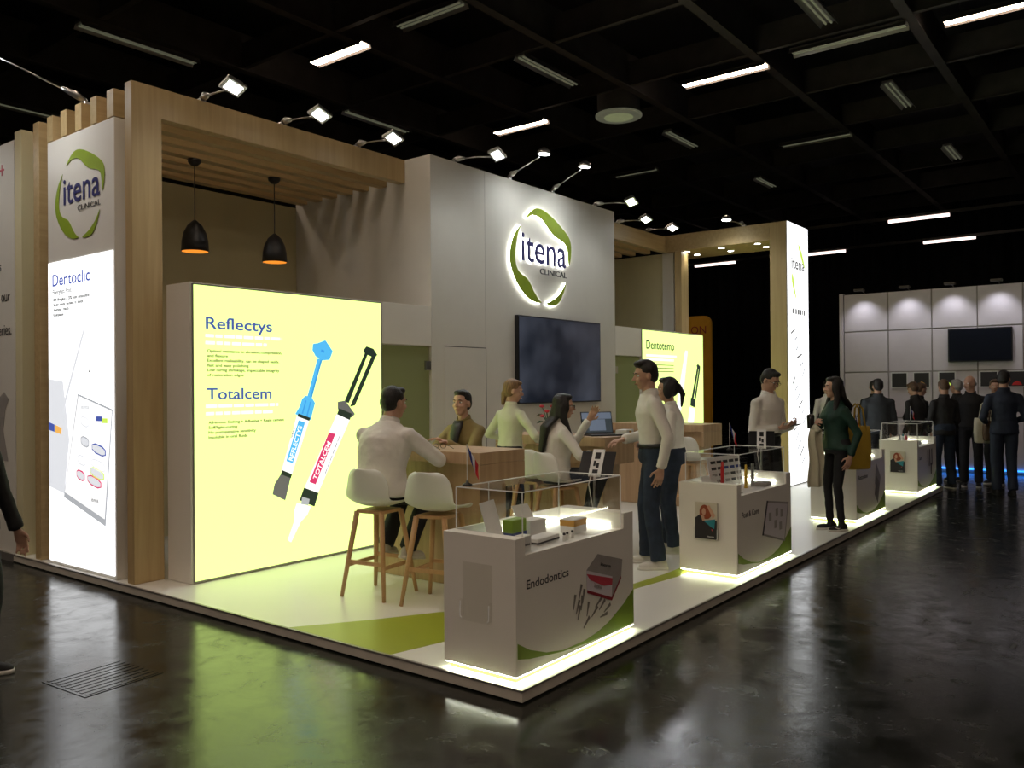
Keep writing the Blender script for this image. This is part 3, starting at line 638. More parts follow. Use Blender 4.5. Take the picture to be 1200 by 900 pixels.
# ------------------------------------------------------------------ pendants
for x, l in ((1.128, 'black dome pendant lamp nearer the wooden tower post'), (2.05, 'black dome pendant lamp nearer the white wall')):
    t = thing('pendant_lamp', l, 'pendant lamp', (x, 4.765, 3.848), 0, 'black dome pendants')
    MB().lathe([(.065, 0), (.06, -.03), (.03, -.06), (.005, -.065)], n=20).build('ceiling_rose', 'pend', t, True)
    MB().tube([(0, 0, -.06), (0, 0, -.60)], .005, 8).build('cord', 'pend', t)
    prof = [(.012, -.585), (.03, -.60), (.07, -.64), (.105, -.71), (.122, -.79), (.128, -.89)]
    sh = MB().lathe(prof + [(.123, -.89), (.116, -.79), (.10, -.71), (.06, -.645), (.01, -.62)], n=32).build('shade', 'pend', t, True)
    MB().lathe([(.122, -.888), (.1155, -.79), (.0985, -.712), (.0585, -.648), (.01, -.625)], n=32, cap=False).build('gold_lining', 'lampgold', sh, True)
    MB().lathe([(.005, -.66), (.025, -.70), (.03, -.74), (.02, -.775), (.004, -.785)], n=14).build('bulb', glow('pendant_bulb', (1, .55, .15), 6.0), sh, True)

# ------------------------------------------------------------------ display counters
def counter(x0, label, title, tw, art):
    t = thing('display_counter', label, 'counter', (x0, .078, PH), 0, 'white display counters along the front edge')
    L_, D = 1.235, .505; z0, z1, zd = .032, .752, .658
    box('plinth', (.020, .018, 0.001), (L_ - .020, D - .03, z0 + .004), 'yled', t, 0)
    for a, b in (((.002, .002, z0 - .004), (L_ - .002, .011, z0 - .001)), ((.002, .013, z0 - .004), (.011, D - .01, z0 - .001))):
        box('led_strip', a, b, 'led', t, 0)
    th = .016; xa, xb = .085, 1.115
    # shell panels
    box('end_panel', (0, 0, z0), (th, D, z1), 'white', t, .002)
    box('end_panel', (L_ - th, 0, z0), (L_, D, z1), 'white', t, .002)
    fp = MB(); q = [(th, z0), (L_ - th, z0), (L_ - th, z1), (xb, z1), (xb, zd), (xa, zd), (xa, z1), (th, z1)]
    vs = [(x, y, z) for y in (.0, th) for x, z in q]
    fp.add(vs, [(0, 1, 4, 5), (1, 2, 3, 4), (0, 5, 6, 7), (8, 13, 12, 9), (9, 12, 11, 10), (8, 15, 14, 13)] + [(k, (k + 1) % 8, 8 + (k + 1) % 8, 8 + k) for k in range(8)])
    fp.build('front_panel', 'white', t)
    box('back_panel', (th, D - th, z0), (L_ - th, D, z1), 'white', t, .002)
    box('bottom_panel', (th, th, z0), (L_ - th, D - th, z0 + .012), 'white', t, 0)
    box('display_deck', (xa, th, zd - .02), (xb, D - th, zd - .002), 'card', t, .001)
    box('top_rail', (th, th, z1 - .018), (xa, D - th, z1), 'white', t, .001); box('top_rail', (xb, th, z1 - .018), (L_ - th, D - th, z1), 'white', t, .001)
    box('cheek', (xa - .012, th, zd - .02), (xa, D - th, z1 - .018), 'white', t, 0); box('cheek', (xb, th, zd - .02), (xb + .012, D - th, z1 - .018), 'white', t, 0)
    # case lighting
    box('case_light', (xa + .30, D - th - .010, zd + .012), (xb - .02, D - th - .002, zd + .022), 'led', t, 0)
    box('case_light', (xb - .008, .10, zd + .012), (xb - .001, D - .12, zd + .024), 'led', t, 0)
    # front print
    ff = frame((x0, .078, PH), (1, 0, 0), (0, 0, 1)); ff = frame((0, 0, 0), (1, 0, 0), (0, 0, 1))
    arc = [(.012, .208), (.119, .15), (.271, .098), (.433, .070), (.653, .068), (.80, .085), (.926, .115), (1.11, .19), (1.234, .26)]
    loa = [(1.234, .045), (.926, .042), (.653, .050), (.433, .062), (.118, .102), (.012, .126)]
    poly('green_swoosh_print', arc + loa, 'pgreen', ff, t, .001, .0)
    text(title, 'dark', ff, .095, .475, tw, .048, t, off=.0, bold=.006, depth=.001)
    art(ff, t)
    return t
def art_box(ff, t):
    poly('carton_top_print', [(.677, .473), (.803, .549), (1.091, .47), (.969, .385)], 'cgrey', ff, t, .001)
    poly('carton_front_print', [(.677, .473), (.969, .385), (.959, .24), (.682, .34)], 'panelw', ff, t, .001)
    poly('carton_side_print', [(.969, .385), (1.091, .47), (1.073, .353), (.959, .24)], 'cgrey', ff, t, .001)
    poly('carton_flap_print', [(.676, .452), (.969, .374), (.963, .335), (.868, .347), (.719, .408)], 'cpink', ff, t, .001, .0045)
    poly('carton_base_print', [(.682, .358), (.959, .259), (.959, .24), (.682, .34)], 'dred', ff, t, .001, .0045)
    poly('carton_edge_print', [(.959, .259), (1.073, .37), (1.073, .353), (.959, .24)], 'dred', ff, t, .001, .0045)
    text('itena', 'cgrey', frame(V((.76, 0, .36)), V((1, 0, -.32)), V((0, 0, 1))), 0, 0, .09, .028, t, off=.0055)
    text('itena', 'dark', frame(V((.83, 0, .475)), V((1, 0, -.28)), V((.3, 0, 1))), 0, 0, .12, .02, t, off=.0055)
    for k, (x, z, a_) in enumerate(((.611, .362, 70), (.548, .314, 75), (.624, .295, 80), (.595, .243, 70), (.688, .246, 75), (.806, .26, 30), (.905, .206, 25), (.864, .172, 5), (.672, .172, 40), (.845, .238, 35), (.58, .28, 65), (.64, .33, 75), (.76, .215, 35))):
        a_ = rad(a_); l_ = .042; cx_, s_ = math.cos(a_), math.sin(a_); h_ = .011
        poly('post_print', [(x - l_ * cx_ + .3 * h_ * s_, z - l_ * s_ - .3 * h_ * cx_), (x + l_ * cx_ + h_ * s_, z + l_ * s_ - h_ * cx_), (x + l_ * cx_ - h_ * s_, z + l_ * s_ + h_ * cx_), (x - l_ * cx_ - .3 * h_ * s_, z - l_ * s_ + .3 * h_ * cx_)], 'pstone', ff, t, .001, .003 + .0002 * k)
def art_card(ff, t):
    poly('card_print', [(.63, .56), (1.16, .49), (1.06, .15), (.52, .28)], 'cgrey', ff, t, .001)
    poly('card_inner_print', [(.65, .54), (1.13, .475), (1.04, .17), (.55, .29)], 'panelw', ff, t, .001, .0045)
    poly('card_edge_print', [(.63, .56), (.655, .555), (.545, .275), (.52, .28)], 'dark', ff, t, .001, .005)
    for x, z in ((.86, .44), (.98, .42), (.83, .34), (.95, .31), (.70, .42)): rect('card_mark_print', x - .03, z - .04, x + .03, z + .03, 'cgrey', ff, t, .001, .005)
def art_diamond(ff, t):
    poly('diamond_print', [(.82, .62), (1.02, .43), (.90, .20), (.76, .38)], 'cgrey', ff, t, .001)
    poly('diamond_shade_print', [(.83, .46), (.97, .36), (.88, .13), (.74, .25)], 'pstone', ff, t, .001, .0045)
def art_tubes(ff, t):
    for x in (.62, .74, .88): poly('tube_print', [(x, .58), (x + .06, .60), (x + .08, .36), (x + .02, .34)], 'pstone', ff, t, .001)
    rect('tube_print', .84, .22, .90, .38, 'dark', ff, t, .001)
CX = [.055, 2.96, 6.29, 9.30]
c1 = counter(CX[0], 'white display counter printed Endodontics at the near corner', 'Endodontics', .40, art_box)
c2 = counter(CX[1], 'white display counter printed Post and Core, second from the corner', 'Post & Core', .36, art_card)
c3 = counter(CX[2], 'white display counter behind the woman in green, diamond print', 'Restoration', .36, art_diamond)
c4 = counter(CX[3], 'farthest white display counter beside the crowd', 'Care', .18, art_tubes)
def case(x0, label):
    t = thing('acrylic_case', label, 'display case', (x0, .078, PH), 0, 'acrylic display cases on the counters')
    xa, xb, ya, yb, za, zb = .088, 1.112, .018, .486, .660, .985; e = .006; zr = .754
    zr2 = za
    def pane(name, a, b): return box(name, a, b, 'acrylic', t, 0)
    pane('front_pane', (xa, ya, za), (xb, ya + e, zb)); pane('back_pane', (xa, yb - e, za), (xb, yb, zb))
    pane('side_pane', (xa, ya + e, za), (xa + e, yb - e, zb)); pane('side_pane', (xb - e, ya + e, za), (xb, yb - e, zb))
    pane('top_pane', (xa, ya, zb), (xb, yb, zb + e))
    r = .0035
    for p in (((xa, ya, zb + .003), (xb, ya, zb + .003)), ((xa, yb, zb + .003), (xb, yb, zb + .003)), ((xa, ya, zb + .003), (xa, yb, zb + .003)), ((xb, ya, zb + .003), (xb, yb, zb + .003)),
              ((xa, ya, za), (xa, ya, zb)), ((xb, ya, za), (xb, ya, zb)), ((xa, yb, za), (xa, yb, zb)), ((xb, yb, za), (xb, yb, zb)), ((.38, yb, za), (.38, yb, zb))):
        MB().tube(p, r, 6).build('polished_edge', 'aedge', t)
for x, l in zip(CX, ('clear acrylic case on the Endodontics counter', 'clear acrylic case on the Post and Core counter', 'clear acrylic case on the counter behind the woman in green', 'clear acrylic case on the farthest counter')): case(x, l)
# brochure holders on the end panels
FE = lambda x0: frame((x0, .078, PH), (0, -1, 0), (0, 0, 1))
def holder(x0, label, filled):
    t = thing('brochure_holder', label, 'brochure holder', (x0 - .002, .078, PH), 0, 'brochure holders on the counter ends')
    fe = frame((0, 0, 0), (0, -1, 0), (0, 0, 1))
    y0, y1, z0, z1 = -.36, -.155, .30, .60
    rect('back_plate', y0, z0, y1, z1, 'acrylic', fe, t, .003, .001)
    rect('lower_lip', y0, z0 - .01, y1, z0, 'acrylic', fe, t, .03, .001)
    for a in (y0, y1 - .004):
        rect('side_lip', a, z0, a + .004, z0 + .10, 'acrylic', fe, t, .03, .001)
    for a in (y0 + .002, y1 - .002):
        MB().tube([fe @ V((a, z0 + .09, .03)), fe @ V((a, z0 + .01, .032)), fe @ V((a + (.012 if a < -.3 else -.012), z0, .032))], .003, 6).build('hook_edge', 'aedge', t)
    if filled:
        b = thing('brochure', label.replace('holder', 'leaflet').replace('clear acrylic', 'portrait'), 'brochure', (x0 - .002, .078, PH), 0, 'portrait brochures')
        rect('paper', y0 + .006, z0 + .002, y1 - .006, z1 - .004, 'pbeige', fe, b, .012, .008)
        k = .021
        poly('jacket_print', [(y0 + .008, z0 + .004), (y1 - .008, z0 + .004), (y1 - .008, z0 + .16), (y1 - .06, z0 + .15), (y0 + .10, z0 + .14), (y0 + .05, z0 + .20), (y0 + .01, z0 + .17)], 'dark', fe, b, .001, k)
        poly('shirt_print', [(y0 + .085, z0 + .15), (y1 - .02, z0 + .17), (y1 - .03, z0 + .09), (y0 + .14, z0 + .11)], 'teal', fe, b, .001, k + .0015)
        poly('hair_print', smoothpts([(y0 + .05, z0 + .18), (y0 + .05, z0 + .25), (y0 + .085, z0 + .285), (y0 + .125, z0 + .27), (y0 + .16, z0 + .20), (y0 + .12, z0 + .16)], 1), 'rhair', fe, b, .001, k + .002)
        poly('face_print', smoothpts([(y0 + .065, z0 + .22), (y0 + .08, z0 + .255), (y0 + .10, z0 + .25), (y0 + .105, z0 + .21), (y0 + .085, z0 + .19)], 1), 'pskin', fe, b, .001, k + .003)
        poly('arm_print', [(y0 + .115, z0 + .27), (y0 + .135, z0 + .28), (y0 + .185, z0 + .20), (y0 + .165, z0 + .17)], 'pskin', fe, b, .001, k + .0025)
        poly('hand_print', [(y0 + .06, z0 + .20), (y0 + .09, z0 + .19), (y0 + .095, z0 + .15), (y0 + .075, z0 + .15)], 'pskin', fe, b, .001, k + .0035)
        text('itena', 'fwhite', fe, y0 + .115, z0 + .02, .06, .012, b, off=k + .002); poly('heart_print', [(y1 - .055, z0 + .085), (y1 - .04, z0 + .085), (y1 - .047, z0 + .07)], 'cpink', fe, b, .001, k + .002)
holder(CX[0], 'empty clear acrylic holder on the Endodontics counter end', False)
holder(CX[1], 'clear acrylic holder on the Post and Core counter end', True)
holder(CX[3], 'clear acrylic holder on the farthest counter end', True)

# ------------------------------------------------------------------ goods inside the cases (deck top z = PH + .656)
DZ = PH + .658
def carton(loc, s, rz, mat, label, band=None, lid=None, grp='cartons in the display cases', txt=None):
    t = thing('product_carton', label, 'carton', loc, rad(rz), grp); a, b, c = s
    box('carton_body', (-a / 2, -b / 2, 0.001), (a / 2, b / 2, c), mat, t, .002)
    if band: box('printed_band', (-a / 2 - .001, -b / 2 - .001, c * band[1]), (a / 2 + .001, b / 2 + .001, c * band[2]), band[0], t, 0)
    if lid == 'open':
        l_ = MB(); l_.box((-a / 2, 0, 0), (a / 2, b * .9, .004)); l_.xf(Matrix.Translation((0, b / 2, c)) @ Matrix.Rotation(rad(55), 4, 'X')); l_.build('open_lid', mat, t)
    else: box('lid_flap', (-a / 2 + .003, -b / 2 + .003, c), (a / 2 - .003, b / 2 - .003, c + .002), mat, t, .001)
    if txt: text(txt, 'dark', frame((0, -b / 2 - .0005, 0), (1, 0, 0), (0, 0, 1)), -a * .3, c * .4, a * .6, c * .18, t, off=.001)
    return t
# leaning card
t = thing('leaning_card', 'blank white card standing tilted at the left end of the Endodontics case', 'card', (.36, .44, DZ), rad(-38))
mb = MB(); mb.box((-.045, -.004, 0), (.045, .004, .24)); mb.xf(Matrix.Rotation(rad(-14), 4, 'Y') @ Matrix.Rotation(rad(-8), 4, 'X')); mb.build('card_face', 'card', t)
mb = MB(); mb.box((-.04, -.0, 0.001), (.04, .06, .006)); mb.build('foot', 'card', t)
carton((.22, .155, DZ), (.085, .06, .085), 4, 'card', 'small white box at the front left of the Endodontics case', txt='itena')
carton((.47, .40, DZ), (.14, .07, .12), 2, 'cgreen', 'green and navy box at the back of the Endodontics case', ('cblue', .06, .40))
carton((.64, .40, DZ), (.15, .10, .10), -4, 'card', 'open white box with raised lid in the Endodontics case', lid='open')
carton((.50, .23, DZ), (.24, .10, .035), 5, 'card', 'flat white box with dark print in the middle of the Endodontics case', ('dark', .2, .5))
carton((.88, .26, DZ), (.15, .10, .085), 3, 'card', 'orange topped white box at the right of the Endodontics case', ('corange', .55, .97))
for k, (x, y) in enumerate(((.255, .30), (.285, .30), (.315, .295), (.34, .29), (.60, .14), (.64, .145), (.70, .15))):
    t = thing('sample_vial', ['tiny capped vial nearest the leaning card', 'tiny capped vial second from the leaning card', 'tiny capped vial third from the leaning card', 'tiny capped vial fourth from the leaning card', 'tiny vial before the flat printed box, left', 'tiny vial before the flat printed box, middle', 'tiny vial before the flat printed box, right'][k], 'vial', (x, y, DZ), 0, 'sample vials, left row' if k <= 3 else 'sample vials, front row')
    MB().lathe([(.009, .001), (.010, .003), (.010, .03), (.006, .034)], n=12).build('vial_body', 'card', t, True); MB().lathe([(.007, .034), (.008, .036), (.008, .046), (.003, .048)], n=12).build('cap', 'dark', t, True)
# second case
t = thing('display_board', 'white board with rows of blue and black samples in the Post and Core case', 'display board', (3.62, .44, DZ), rad(-8))
mb = MB(); mb.box((-.26, -.004, .001), (.26, .004, .27)); mb.xf(Matrix.Rotation(rad(-10), 4, 'X')); mb.build('board', 'card', t)
for r_ in range(4):
    for c_ in range(5):
        mb = MB(); x = -.22 + c_ * .1; z = .22 - r_ * .055
        mb.box((x, -.010, z - .012), (x + .07, -.005, z + .012)); mb.xf(Matrix.Rotation(rad(-10), 4, 'X')); mb.build('sample', 'cblue' if (r_ == 1 and c_ > 1) else ('dark' if r_ < 2 or c_ % 2 else 'cgrey'), t)
mb = MB(); mb.box((-.2, -.004, .0), (-.15, .10, .006)); mb.build('support_foot', 'card', t)
def stick(loc, r, h, mat, label):
    t = thing('sample_tube', label, 'tube', loc, 0, 'upright tubes in the Post and Core case')
    MB().lathe([(r, .001), (r, h * .82), (r * .7, h * .86), (r * .7, h), (r * .3, h + .004)], n=14).build('tube_body', mat, t, True); MB().lathe([(r * 1.25, .001), (r * 1.25, .012), (r * .9, .014)], n=14).build('foot', mat, t, True)
stick((3.33, .36, DZ), .016, .24, 'red', 'red upright tube in the Post and Core case'); stick((3.57, .25, DZ), .013, .20, 'yel', 'yellow upright tube in the Post and Core case')
stick((3.70, .25, DZ), .008, .20, 'chrome', 'left silver rod in the Post and Core case'); stick((3.74, .25, DZ), .008, .20, 'chrome', 'right silver rod in the Post and Core case')
carton((3.85, .22, DZ), (.20, .12, .03), 4, 'cgrey', 'flat grey box at the right of the Post and Core case'); carton((3.26, .20, DZ), (.14, .10, .012), 20, 'card', 'thin white booklet at the front of the Post and Core case')
for k, (x, y, a) in enumerate(((3.16, .40, -20), (3.22, .33, 15), (3.12, .30, 5))):
    t = thing('leaflet', ['white leaflet propped at the back left of the Post and Core case', 'white leaflet propped nearest the red tube', 'white leaflet propped at the far left of the Post and Core case'][k], 'leaflet', (x, y, DZ), rad(a))
    mb = MB(); mb.box((-.05, -.002, 0.002), (.05, .002, .14)); mb.xf(Matrix.Rotation(rad(-25), 4, 'X')); mb.build('page', 'card', t)
    mb = MB(); mb.box((-.05, -.004, 0.001), (.05, .05, .004)); mb.build('stand', 'card', t); mb = MB(); mb.box((-.03, -.0045, .05), (.03, -.002, .06)); mb.xf(Matrix.Rotation(rad(-25), 4, 'X')); mb.build('print', 'dark', t)
carton((6.95, .25, DZ), (.2, .1, .06), 6, 'card', 'white box in the case behind the mustard bag'); carton((7.2, .22, DZ), (.12, .1, .09), -8, 'card', 'taller white box in the case behind the mustard bag')
for k, (x, m_, l) in enumerate(((9.52, 'card', 'white'), (9.60, 'cyan2', 'pale blue'), (9.68, 'card', 'second white'), (9.78, 'cpink', 'pink'), (9.88, 'card', 'rightmost white'))):
    t = thing('sample_bottle', l + ' bottle standing in the farthest case', 'bottle', (x, .36 - .03 * (k % 2), DZ), 0, 'bottles in the farthest case')
    MB().lathe([(.018, .001), (.02, .004), (.02, .12), (.008, .14)], n=12).build('bottle_body', 'card' if m_ == 'cyan2' else m_, t, True); MB().lathe([(.009, .14), (.01, .142), (.01, .17), (.004, .172)], n=12).build('cap', 'teal' if m_ == 'cyan2' else 'cgrey', t, True)
carton((10.05, .24, DZ), (.18, .1, .05), 3, 'card', 'flat white box in the farthest case')

# flags
def flag(loc, label, sag=.0, rz=0.0):
    t = thing('table_flag', label, 'flag', loc, rz, 'small tricolour table flags')
    MB().lathe([(.03, .001), (.028, .01), (.010, .018), (.008, .03)], n=18).build('base', 'pend', t, True)
    MB().tube([(0, 0, .02), (0, 0, .235)], .003, 8).build('stick', 'card', t)
    for k, mt in enumerate(('fblue', 'fwhite', 'fred')):
        # the cloth hangs down: hoist at the stick, stripes stack towards the drooping fly end
        rows = []
        for i in range(5):
            u = k / 3 + i / 12
            row = []
            for j in range(6):
                v = j / 5
                x = .003 + .062 * u + .016 * v * (1 - u); y = .012 * math.sin(3.2 * v + 7 * u) * (u + .1); z = .230 - .085 * v - .115 * u ** .9
                row.append(V((x, y, z)))
            rows.append(row)
        mb = MB(); mb.loft(rows, closed=False); o = mb.build('stripe', mt, t, True); s_ = o.modifiers.new('thick', 'SOLIDIFY'); s_.thickness = .0015
CZ = PH + .992
flag((.19, .52, CZ), 'small tricolour flag standing on the Endodontics case', rz=rad(-40)); flag((3.42, .33, CZ), 'small tricolour flag on the Post and Core case', rz=rad(-40))
flag((7.05, .30, CZ), 'small tricolour flag right of the mustard bag', rz=rad(-40)); flag((9.70, .25, CZ), 'small tricolour flag on the farthest case', rz=rad(-40))

# tablet floor stands
def tablet_stand(x, y, rz, label):
    t = thing('tablet_stand', label, 'tablet stand', (x, y, PH), rad(rz), 'tablet floor stands')
    MB().lathe([(.15, .001), (.15, .008), (.03, .014)], n=28).build('foot', 'chrome', t, True)
    MB().tube([(0, 0, .01), (0, 0, .80), (.01, 0, .90), (.05, 0, .975)], .011, 10).build('pole', 'chrome', t, True)
    R = Matrix.Translation((.07, 0, 1.0)) @ Matrix.Rotation(rad(38), 4, 'Y')
    mb = MB(); mb.box((-.005, -.125, -.10), (.006, .125, .10)); mb.xf(R); tb = mb.build('tablet', 'bezel', t, bevel=.003)
    mb = MB(); mb.box((.006, -.112, -.088), (.008, .112, .088)); mb.xf(R); mb.build('tablet_screen', 'tv', tb)
    mb = MB(); mb.box((-.012, -.045, -.115), (-.005, .045, .115)); mb.xf(R); br = mb.build('bracket', 'card', t, bevel=.003)
    for z0, z1, y0, y1 in ((.03, .085, -.02, .02), (-.045, -.005, -.02, .0), (-.03, .015, .005, .022), (-.09, -.06, -.02, .02)):
        mb = MB(); mb.box((-.0135, y0, z0), (-.0115, y1, z1)); mb.xf(R); mb.build('cut_out', 'bezel', br)
    MB().tube([(.03, .02, .96), (-.01, .04, .86), (.0, .014, .70), (.0, .014, .03)], .004, 6).build('cable', 'card', t, True)
tablet_stand(1.62, .57, 15, 'tablet on a curved steel stand beside the Endodontics counter')
tablet_stand(4.77, .57, 20, 'tablet on a steel stand in front of the man with a phone')
tablet_stand(7.99, .62, 20, 'tablet on a steel stand right of the woman in green')

# ------------------------------------------------------------------ high tables, stools, laptop, small things
def high_table(x0, y0, label):
    t = thing('high_table', label, 'table', (x0, y0, PH), 0, 'oak high tables'); Wd, Ln, h = .56, 1.34, 1.06
    box('top', (0, 0, h - .09), (Wd, Ln, h), 'oak', t, .003)
    box('end_apron', (0, 0, h - .275), (Wd, .03, h - .092), 'oak', t, .002); box('end_apron', (0, Ln - .03, h - .275), (Wd, Ln, h - .092), 'oak', t, .002)
    box('side_apron', (.10, .032, h - .275), (.13, Ln - .032, h - .092), 'oak', t, .002); box('side_apron', (Wd - .13, .032, h - .275), (Wd - .10, Ln - .032, h - .092), 'oak', t, .002)
    box('pedestal', (.12, .10, .002), (Wd - .12, Ln - .06, h - .277), 'oak', t, .002)
    return t
high_table(1.375, 1.417, 'oak high table with spectacles, near the Endodontics counter'); high_table(3.46, 1.6, 'oak high table carrying the laptop and red flowers')
high_table(6.3, 1.9, 'oak high table behind the man in jeans')
def stool(x, y, rz, label):
    t = thing('bar_stool', label, 'bar stool', (x, y, PH), rad(rz), 'white shell bar stools')
    prof = [(.205, .655, .155), (.19, .675, .19), (.10, .668, .21), (0, .66, .215), (-.10, .668, .213), (-.165, .70, .208), (-.20, .76, .205), (-.215, .83, .198), (-.228, .90, .180), (-.238, .945, .145), (-.242, .962, .09)]
    rows = []
    for k, (px, pz, hw) in enumerate(prof):
        row = []
        for j in range(11):
            u = -1 + 2 * j / 10; back = max(0, min(1, (k - 4) / 3))
            row.append(V((px + (.085 * back) * abs(u) ** 2.2, hw * u, pz + .05 * (1 - back) * abs(u) ** 2.5 * min(1, k / 3 + .2))))
        rows.append(row)
    mb = MB(); mb.loft(rows, closed=False); o = mb.build('shell', 'shell', t, True)
    s_ = o.modifiers.new('thick', 'SOLIDIFY'); s_.thickness = .012; s_.offset = -1; ss = o.modifiers.new('smooth', 'SUBSURF'); ss.levels = 1; ss.render_levels = 1
    mb = MB(); mb.box((-.12, -.12, .618), (.12, .12, .642)); mb.build('seat_frame', 'leg', t, bevel=.004)
    tops = [(.115, .115), (.115, -.115), (-.115, .115), (-.115, -.115)]; k_ = 1.72
    for a, b in tops:
        MB().tube([(a, b, .63), (a * (1 + (k_ - 1) * .5), b * (1 + (k_ - 1) * .5), .315), (a * k_, b * k_, .001)], [.021, .019, .014], 10).build('leg', 'leg', t, True)
    def at(a, b, z): q = 1 + (k_ - 1) * (1 - z / .63); return V((a * q, b * q, z))
    for (p, q, z) in ((0, 1, .26), (2, 3, .26), (0, 2, .235), (1, 3, .235)):
        A = at(*tops[p], z); B = at(*tops[q], z); d = (B - A).normalized(); n_ = V((0, 0, 1)); s2 = d.cross(n_)
        mb = MB(); rings = [[P + s2 * a * .008 + n_ * b * .014 for a, b in ((-1, -1), (1, -1), (1, 1), (-1, 1))] for P in (A, B)]; mb.loft(rings); mb.build('stretcher', 'leg', t)
    return t
stool(.98, 2.08, 8, 'white shell bar stool the man in the white shirt sits on'); stool(1.05, 1.535, 12, 'empty white shell bar stool next to the seated man')
stool(2.36, 2.36, 182, 'white shell bar stool under the woman in the olive blazer'); stool(3.16, 2.22, 0, 'empty pale bar stool left of the long haired woman')
stool(2.93, 1.78, -20, 'white shell bar stool the long haired woman sits on'); stool(5.72, 1.78, -10, 'empty white bar stool in front of the small yellow lightbox')
# laptop
t = thing('laptop', 'open dark laptop on the oak table beside the long haired woman', 'laptop', (3.75, 1.80, PH + 1.061), rad(-125))
box('base', (-.12, -.17, 0.001), (.12, .17, .014), 'bezel', t, .003)
R = Matrix.Translation((-.118, 0, .014)) @ Matrix.Rotation(rad(-14), 4, 'Y')
mb = MB(); mb.box((-.008, -.17, 0), (0, .17, .225)); mb.xf(R); ld_ = mb.build('lid', 'bezel', t, bevel=.003)
for a, b, mt in (((0, -.16, .012), (.0015, .16, .215), 'screend'), ((.0015, -.16, .15), (.003, .16, .215), 'screen'), ((.0015, -.09, .03), (.003, .09, .145), 'screen')):
    mb = MB(); mb.box(a, b); mb.xf(R); mb.build('screen', mt, ld_)
for k in range(4): box('key_row', (-.08 + k * .03, -.15, .014), (-.06 + k * .03, .15, .017), 'beam', t, 0)
# pot of flowers
t = thing('potted_flowers', 'red flowers in a small red pot on the laptop table', 'flowers', (3.66, 2.40, PH + 1.061))
MB().lathe([(.035, .001), (.045, .02), (.05, .08), (.045, .085), (.04, .07)], n=18).build('pot', 'red', t, True)
random.seed(11)
for k in range(7):
    a = k * 2 * PI / 7; e = V((.07 * math.cos(a), .07 * math.sin(a), .19 + .05 * (k % 3)))
    MB().tube([(0, 0, .07), e * .5 + V((0, 0, .06)), e], .004, 6).build('stem', 'plant', t)
    MB().ell(e, (.026, 0, 0), (0, .026, 0), (0, 0, .016), 8, 5).build('blossom', 'flower', t, True)
    lf = MB(); p = e * .7; lf.add([p, p + V((.05 * math.cos(a + .6), .05 * math.sin(a + .6), .01)), p + V((.09 * math.cos(a), .09 * math.sin(a), -.02)), p + V((.05 * math.cos(a - .6), .05 * math.sin(a - .6), .01))], [(0, 1, 2), (0, 2, 3)]); lf.build('leaf', 'plant', t)
# spectacles
t = thing('spectacles', 'dark rimmed spectacles lying on the near oak table', 'spectacles', (1.55, 1.98, PH + 1.061), rad(70))
for s_ in (-1, 1):
    pts = [(.0, s_ * .034 + .026 * math.cos(k * PI / 7), .022 + .019 * math.sin(k * PI / 7)) for k in range(15)]
    MB().tube(pts, .0025, 6).build('rim', 'bezel', t); MB().tube([(0, s_ * .06, .026), (-.06, s_ * .062, .02), (-.125, s_ * .06, .004)], .0025, 6).build('temple', 'bezel', t)
MB().tube([(0, -.009, .026), (0, 0, .03), (0, .009, .026)], .0025, 6).build('bridge', 'bezel', t)
t = thing('desk_organiser', 'white tray with a yellow slot on the laptop table edge', 'tray', (3.93, 1.655, PH + 1.061), rad(10))
box('tray_body', (-.10, -.06, .001), (.10, .06, .055), 'card', t); box('slot', (-.03, -.063, .015), (.03, -.06, .045), 'gold', t, 0)

# ------------------------------------------------------------------ far stand with pale panels
fw_ = thing('panel_stand', 'pale panelled exhibition wall behind the crowd at far right', 'exhibition wall')
FXX = 13.8; ys = [2.34, 1.515, .75, -.005, -.72, -1.45, -2.2, -2.95]
box('backing', (FXX + .02, -2.95, 0.002), (FXX + .10, 2.34, 3.40), 'cgrey', fw_, 0)
zs = [.06, .98, 1.86, 2.66, 3.41]
for i in range(len(ys) - 1):
    for k in range(4): box('panel', (FXX, ys[i + 1] + .012, zs[k] + .012), (FXX + .022, ys[i] - .012, zs[k + 1] - .012), 'panelw', fw_, .002)
box('end_post', (FXX - .02, 2.345, .002), (FXX + .1, 2.42, 3.42), 'panelw', fw_, .004)
box('blue_light_line', (FXX - .03, -2.95, .05), (FXX - .004, 2.0, .075), 'bled', fw_, 0)
for i, y in enumerate((1.95, 1.14, .38, -.36, -1.1, -1.8)):
    t = thing('wall_floodlight', ['floodlight on the pale wall, leftmost', 'floodlight on the pale wall, second from the left', 'floodlight on the pale wall, third from the left', 'floodlight on the pale wall above the small television right half', 'floodlight on the pale wall, second from the right end', 'floodlight on the pale wall at its right end'][i], 'flood lamp', (FXX, y, 3.41), 0, 'floodlights on the pale wall')
    MB().tube([(.05, 0, 0.0), (-.1, 0, .03), (-.30, 0, .03)], .01, 8).build('arm', 'beam', t); box('head', (-.40, -.09, .01), (-.26, .09, .05), 'beam', t, .004)
    ld = bpy.data.lights.new('wall_wash', 'SPOT'); ld.energy = 20; ld.spot_size = rad(95); ld.spot_blend = .9; ld.color = (.93, .92, 1); ld.shadow_soft_size = .05
    l2 = bpy.data.objects.new('wall_wash', ld); col.objects.link(l2); l2.parent = t; l2.location = (-.34, 0, .0); l2.rotation_euler = (0, rad(-24), 0)
ft = thing('small_television', 'small black television hung on the pale far wall', 'television', (FXX, 0, 0))
box('screen_body', (-.06, -.56, 2.02), (-.001, .47, 2.63), 'bezel', ft); box('screen_glass', (-.062, -.54, 2.04), (-.0602, .45, 2.61), 'tv', ft, 0)
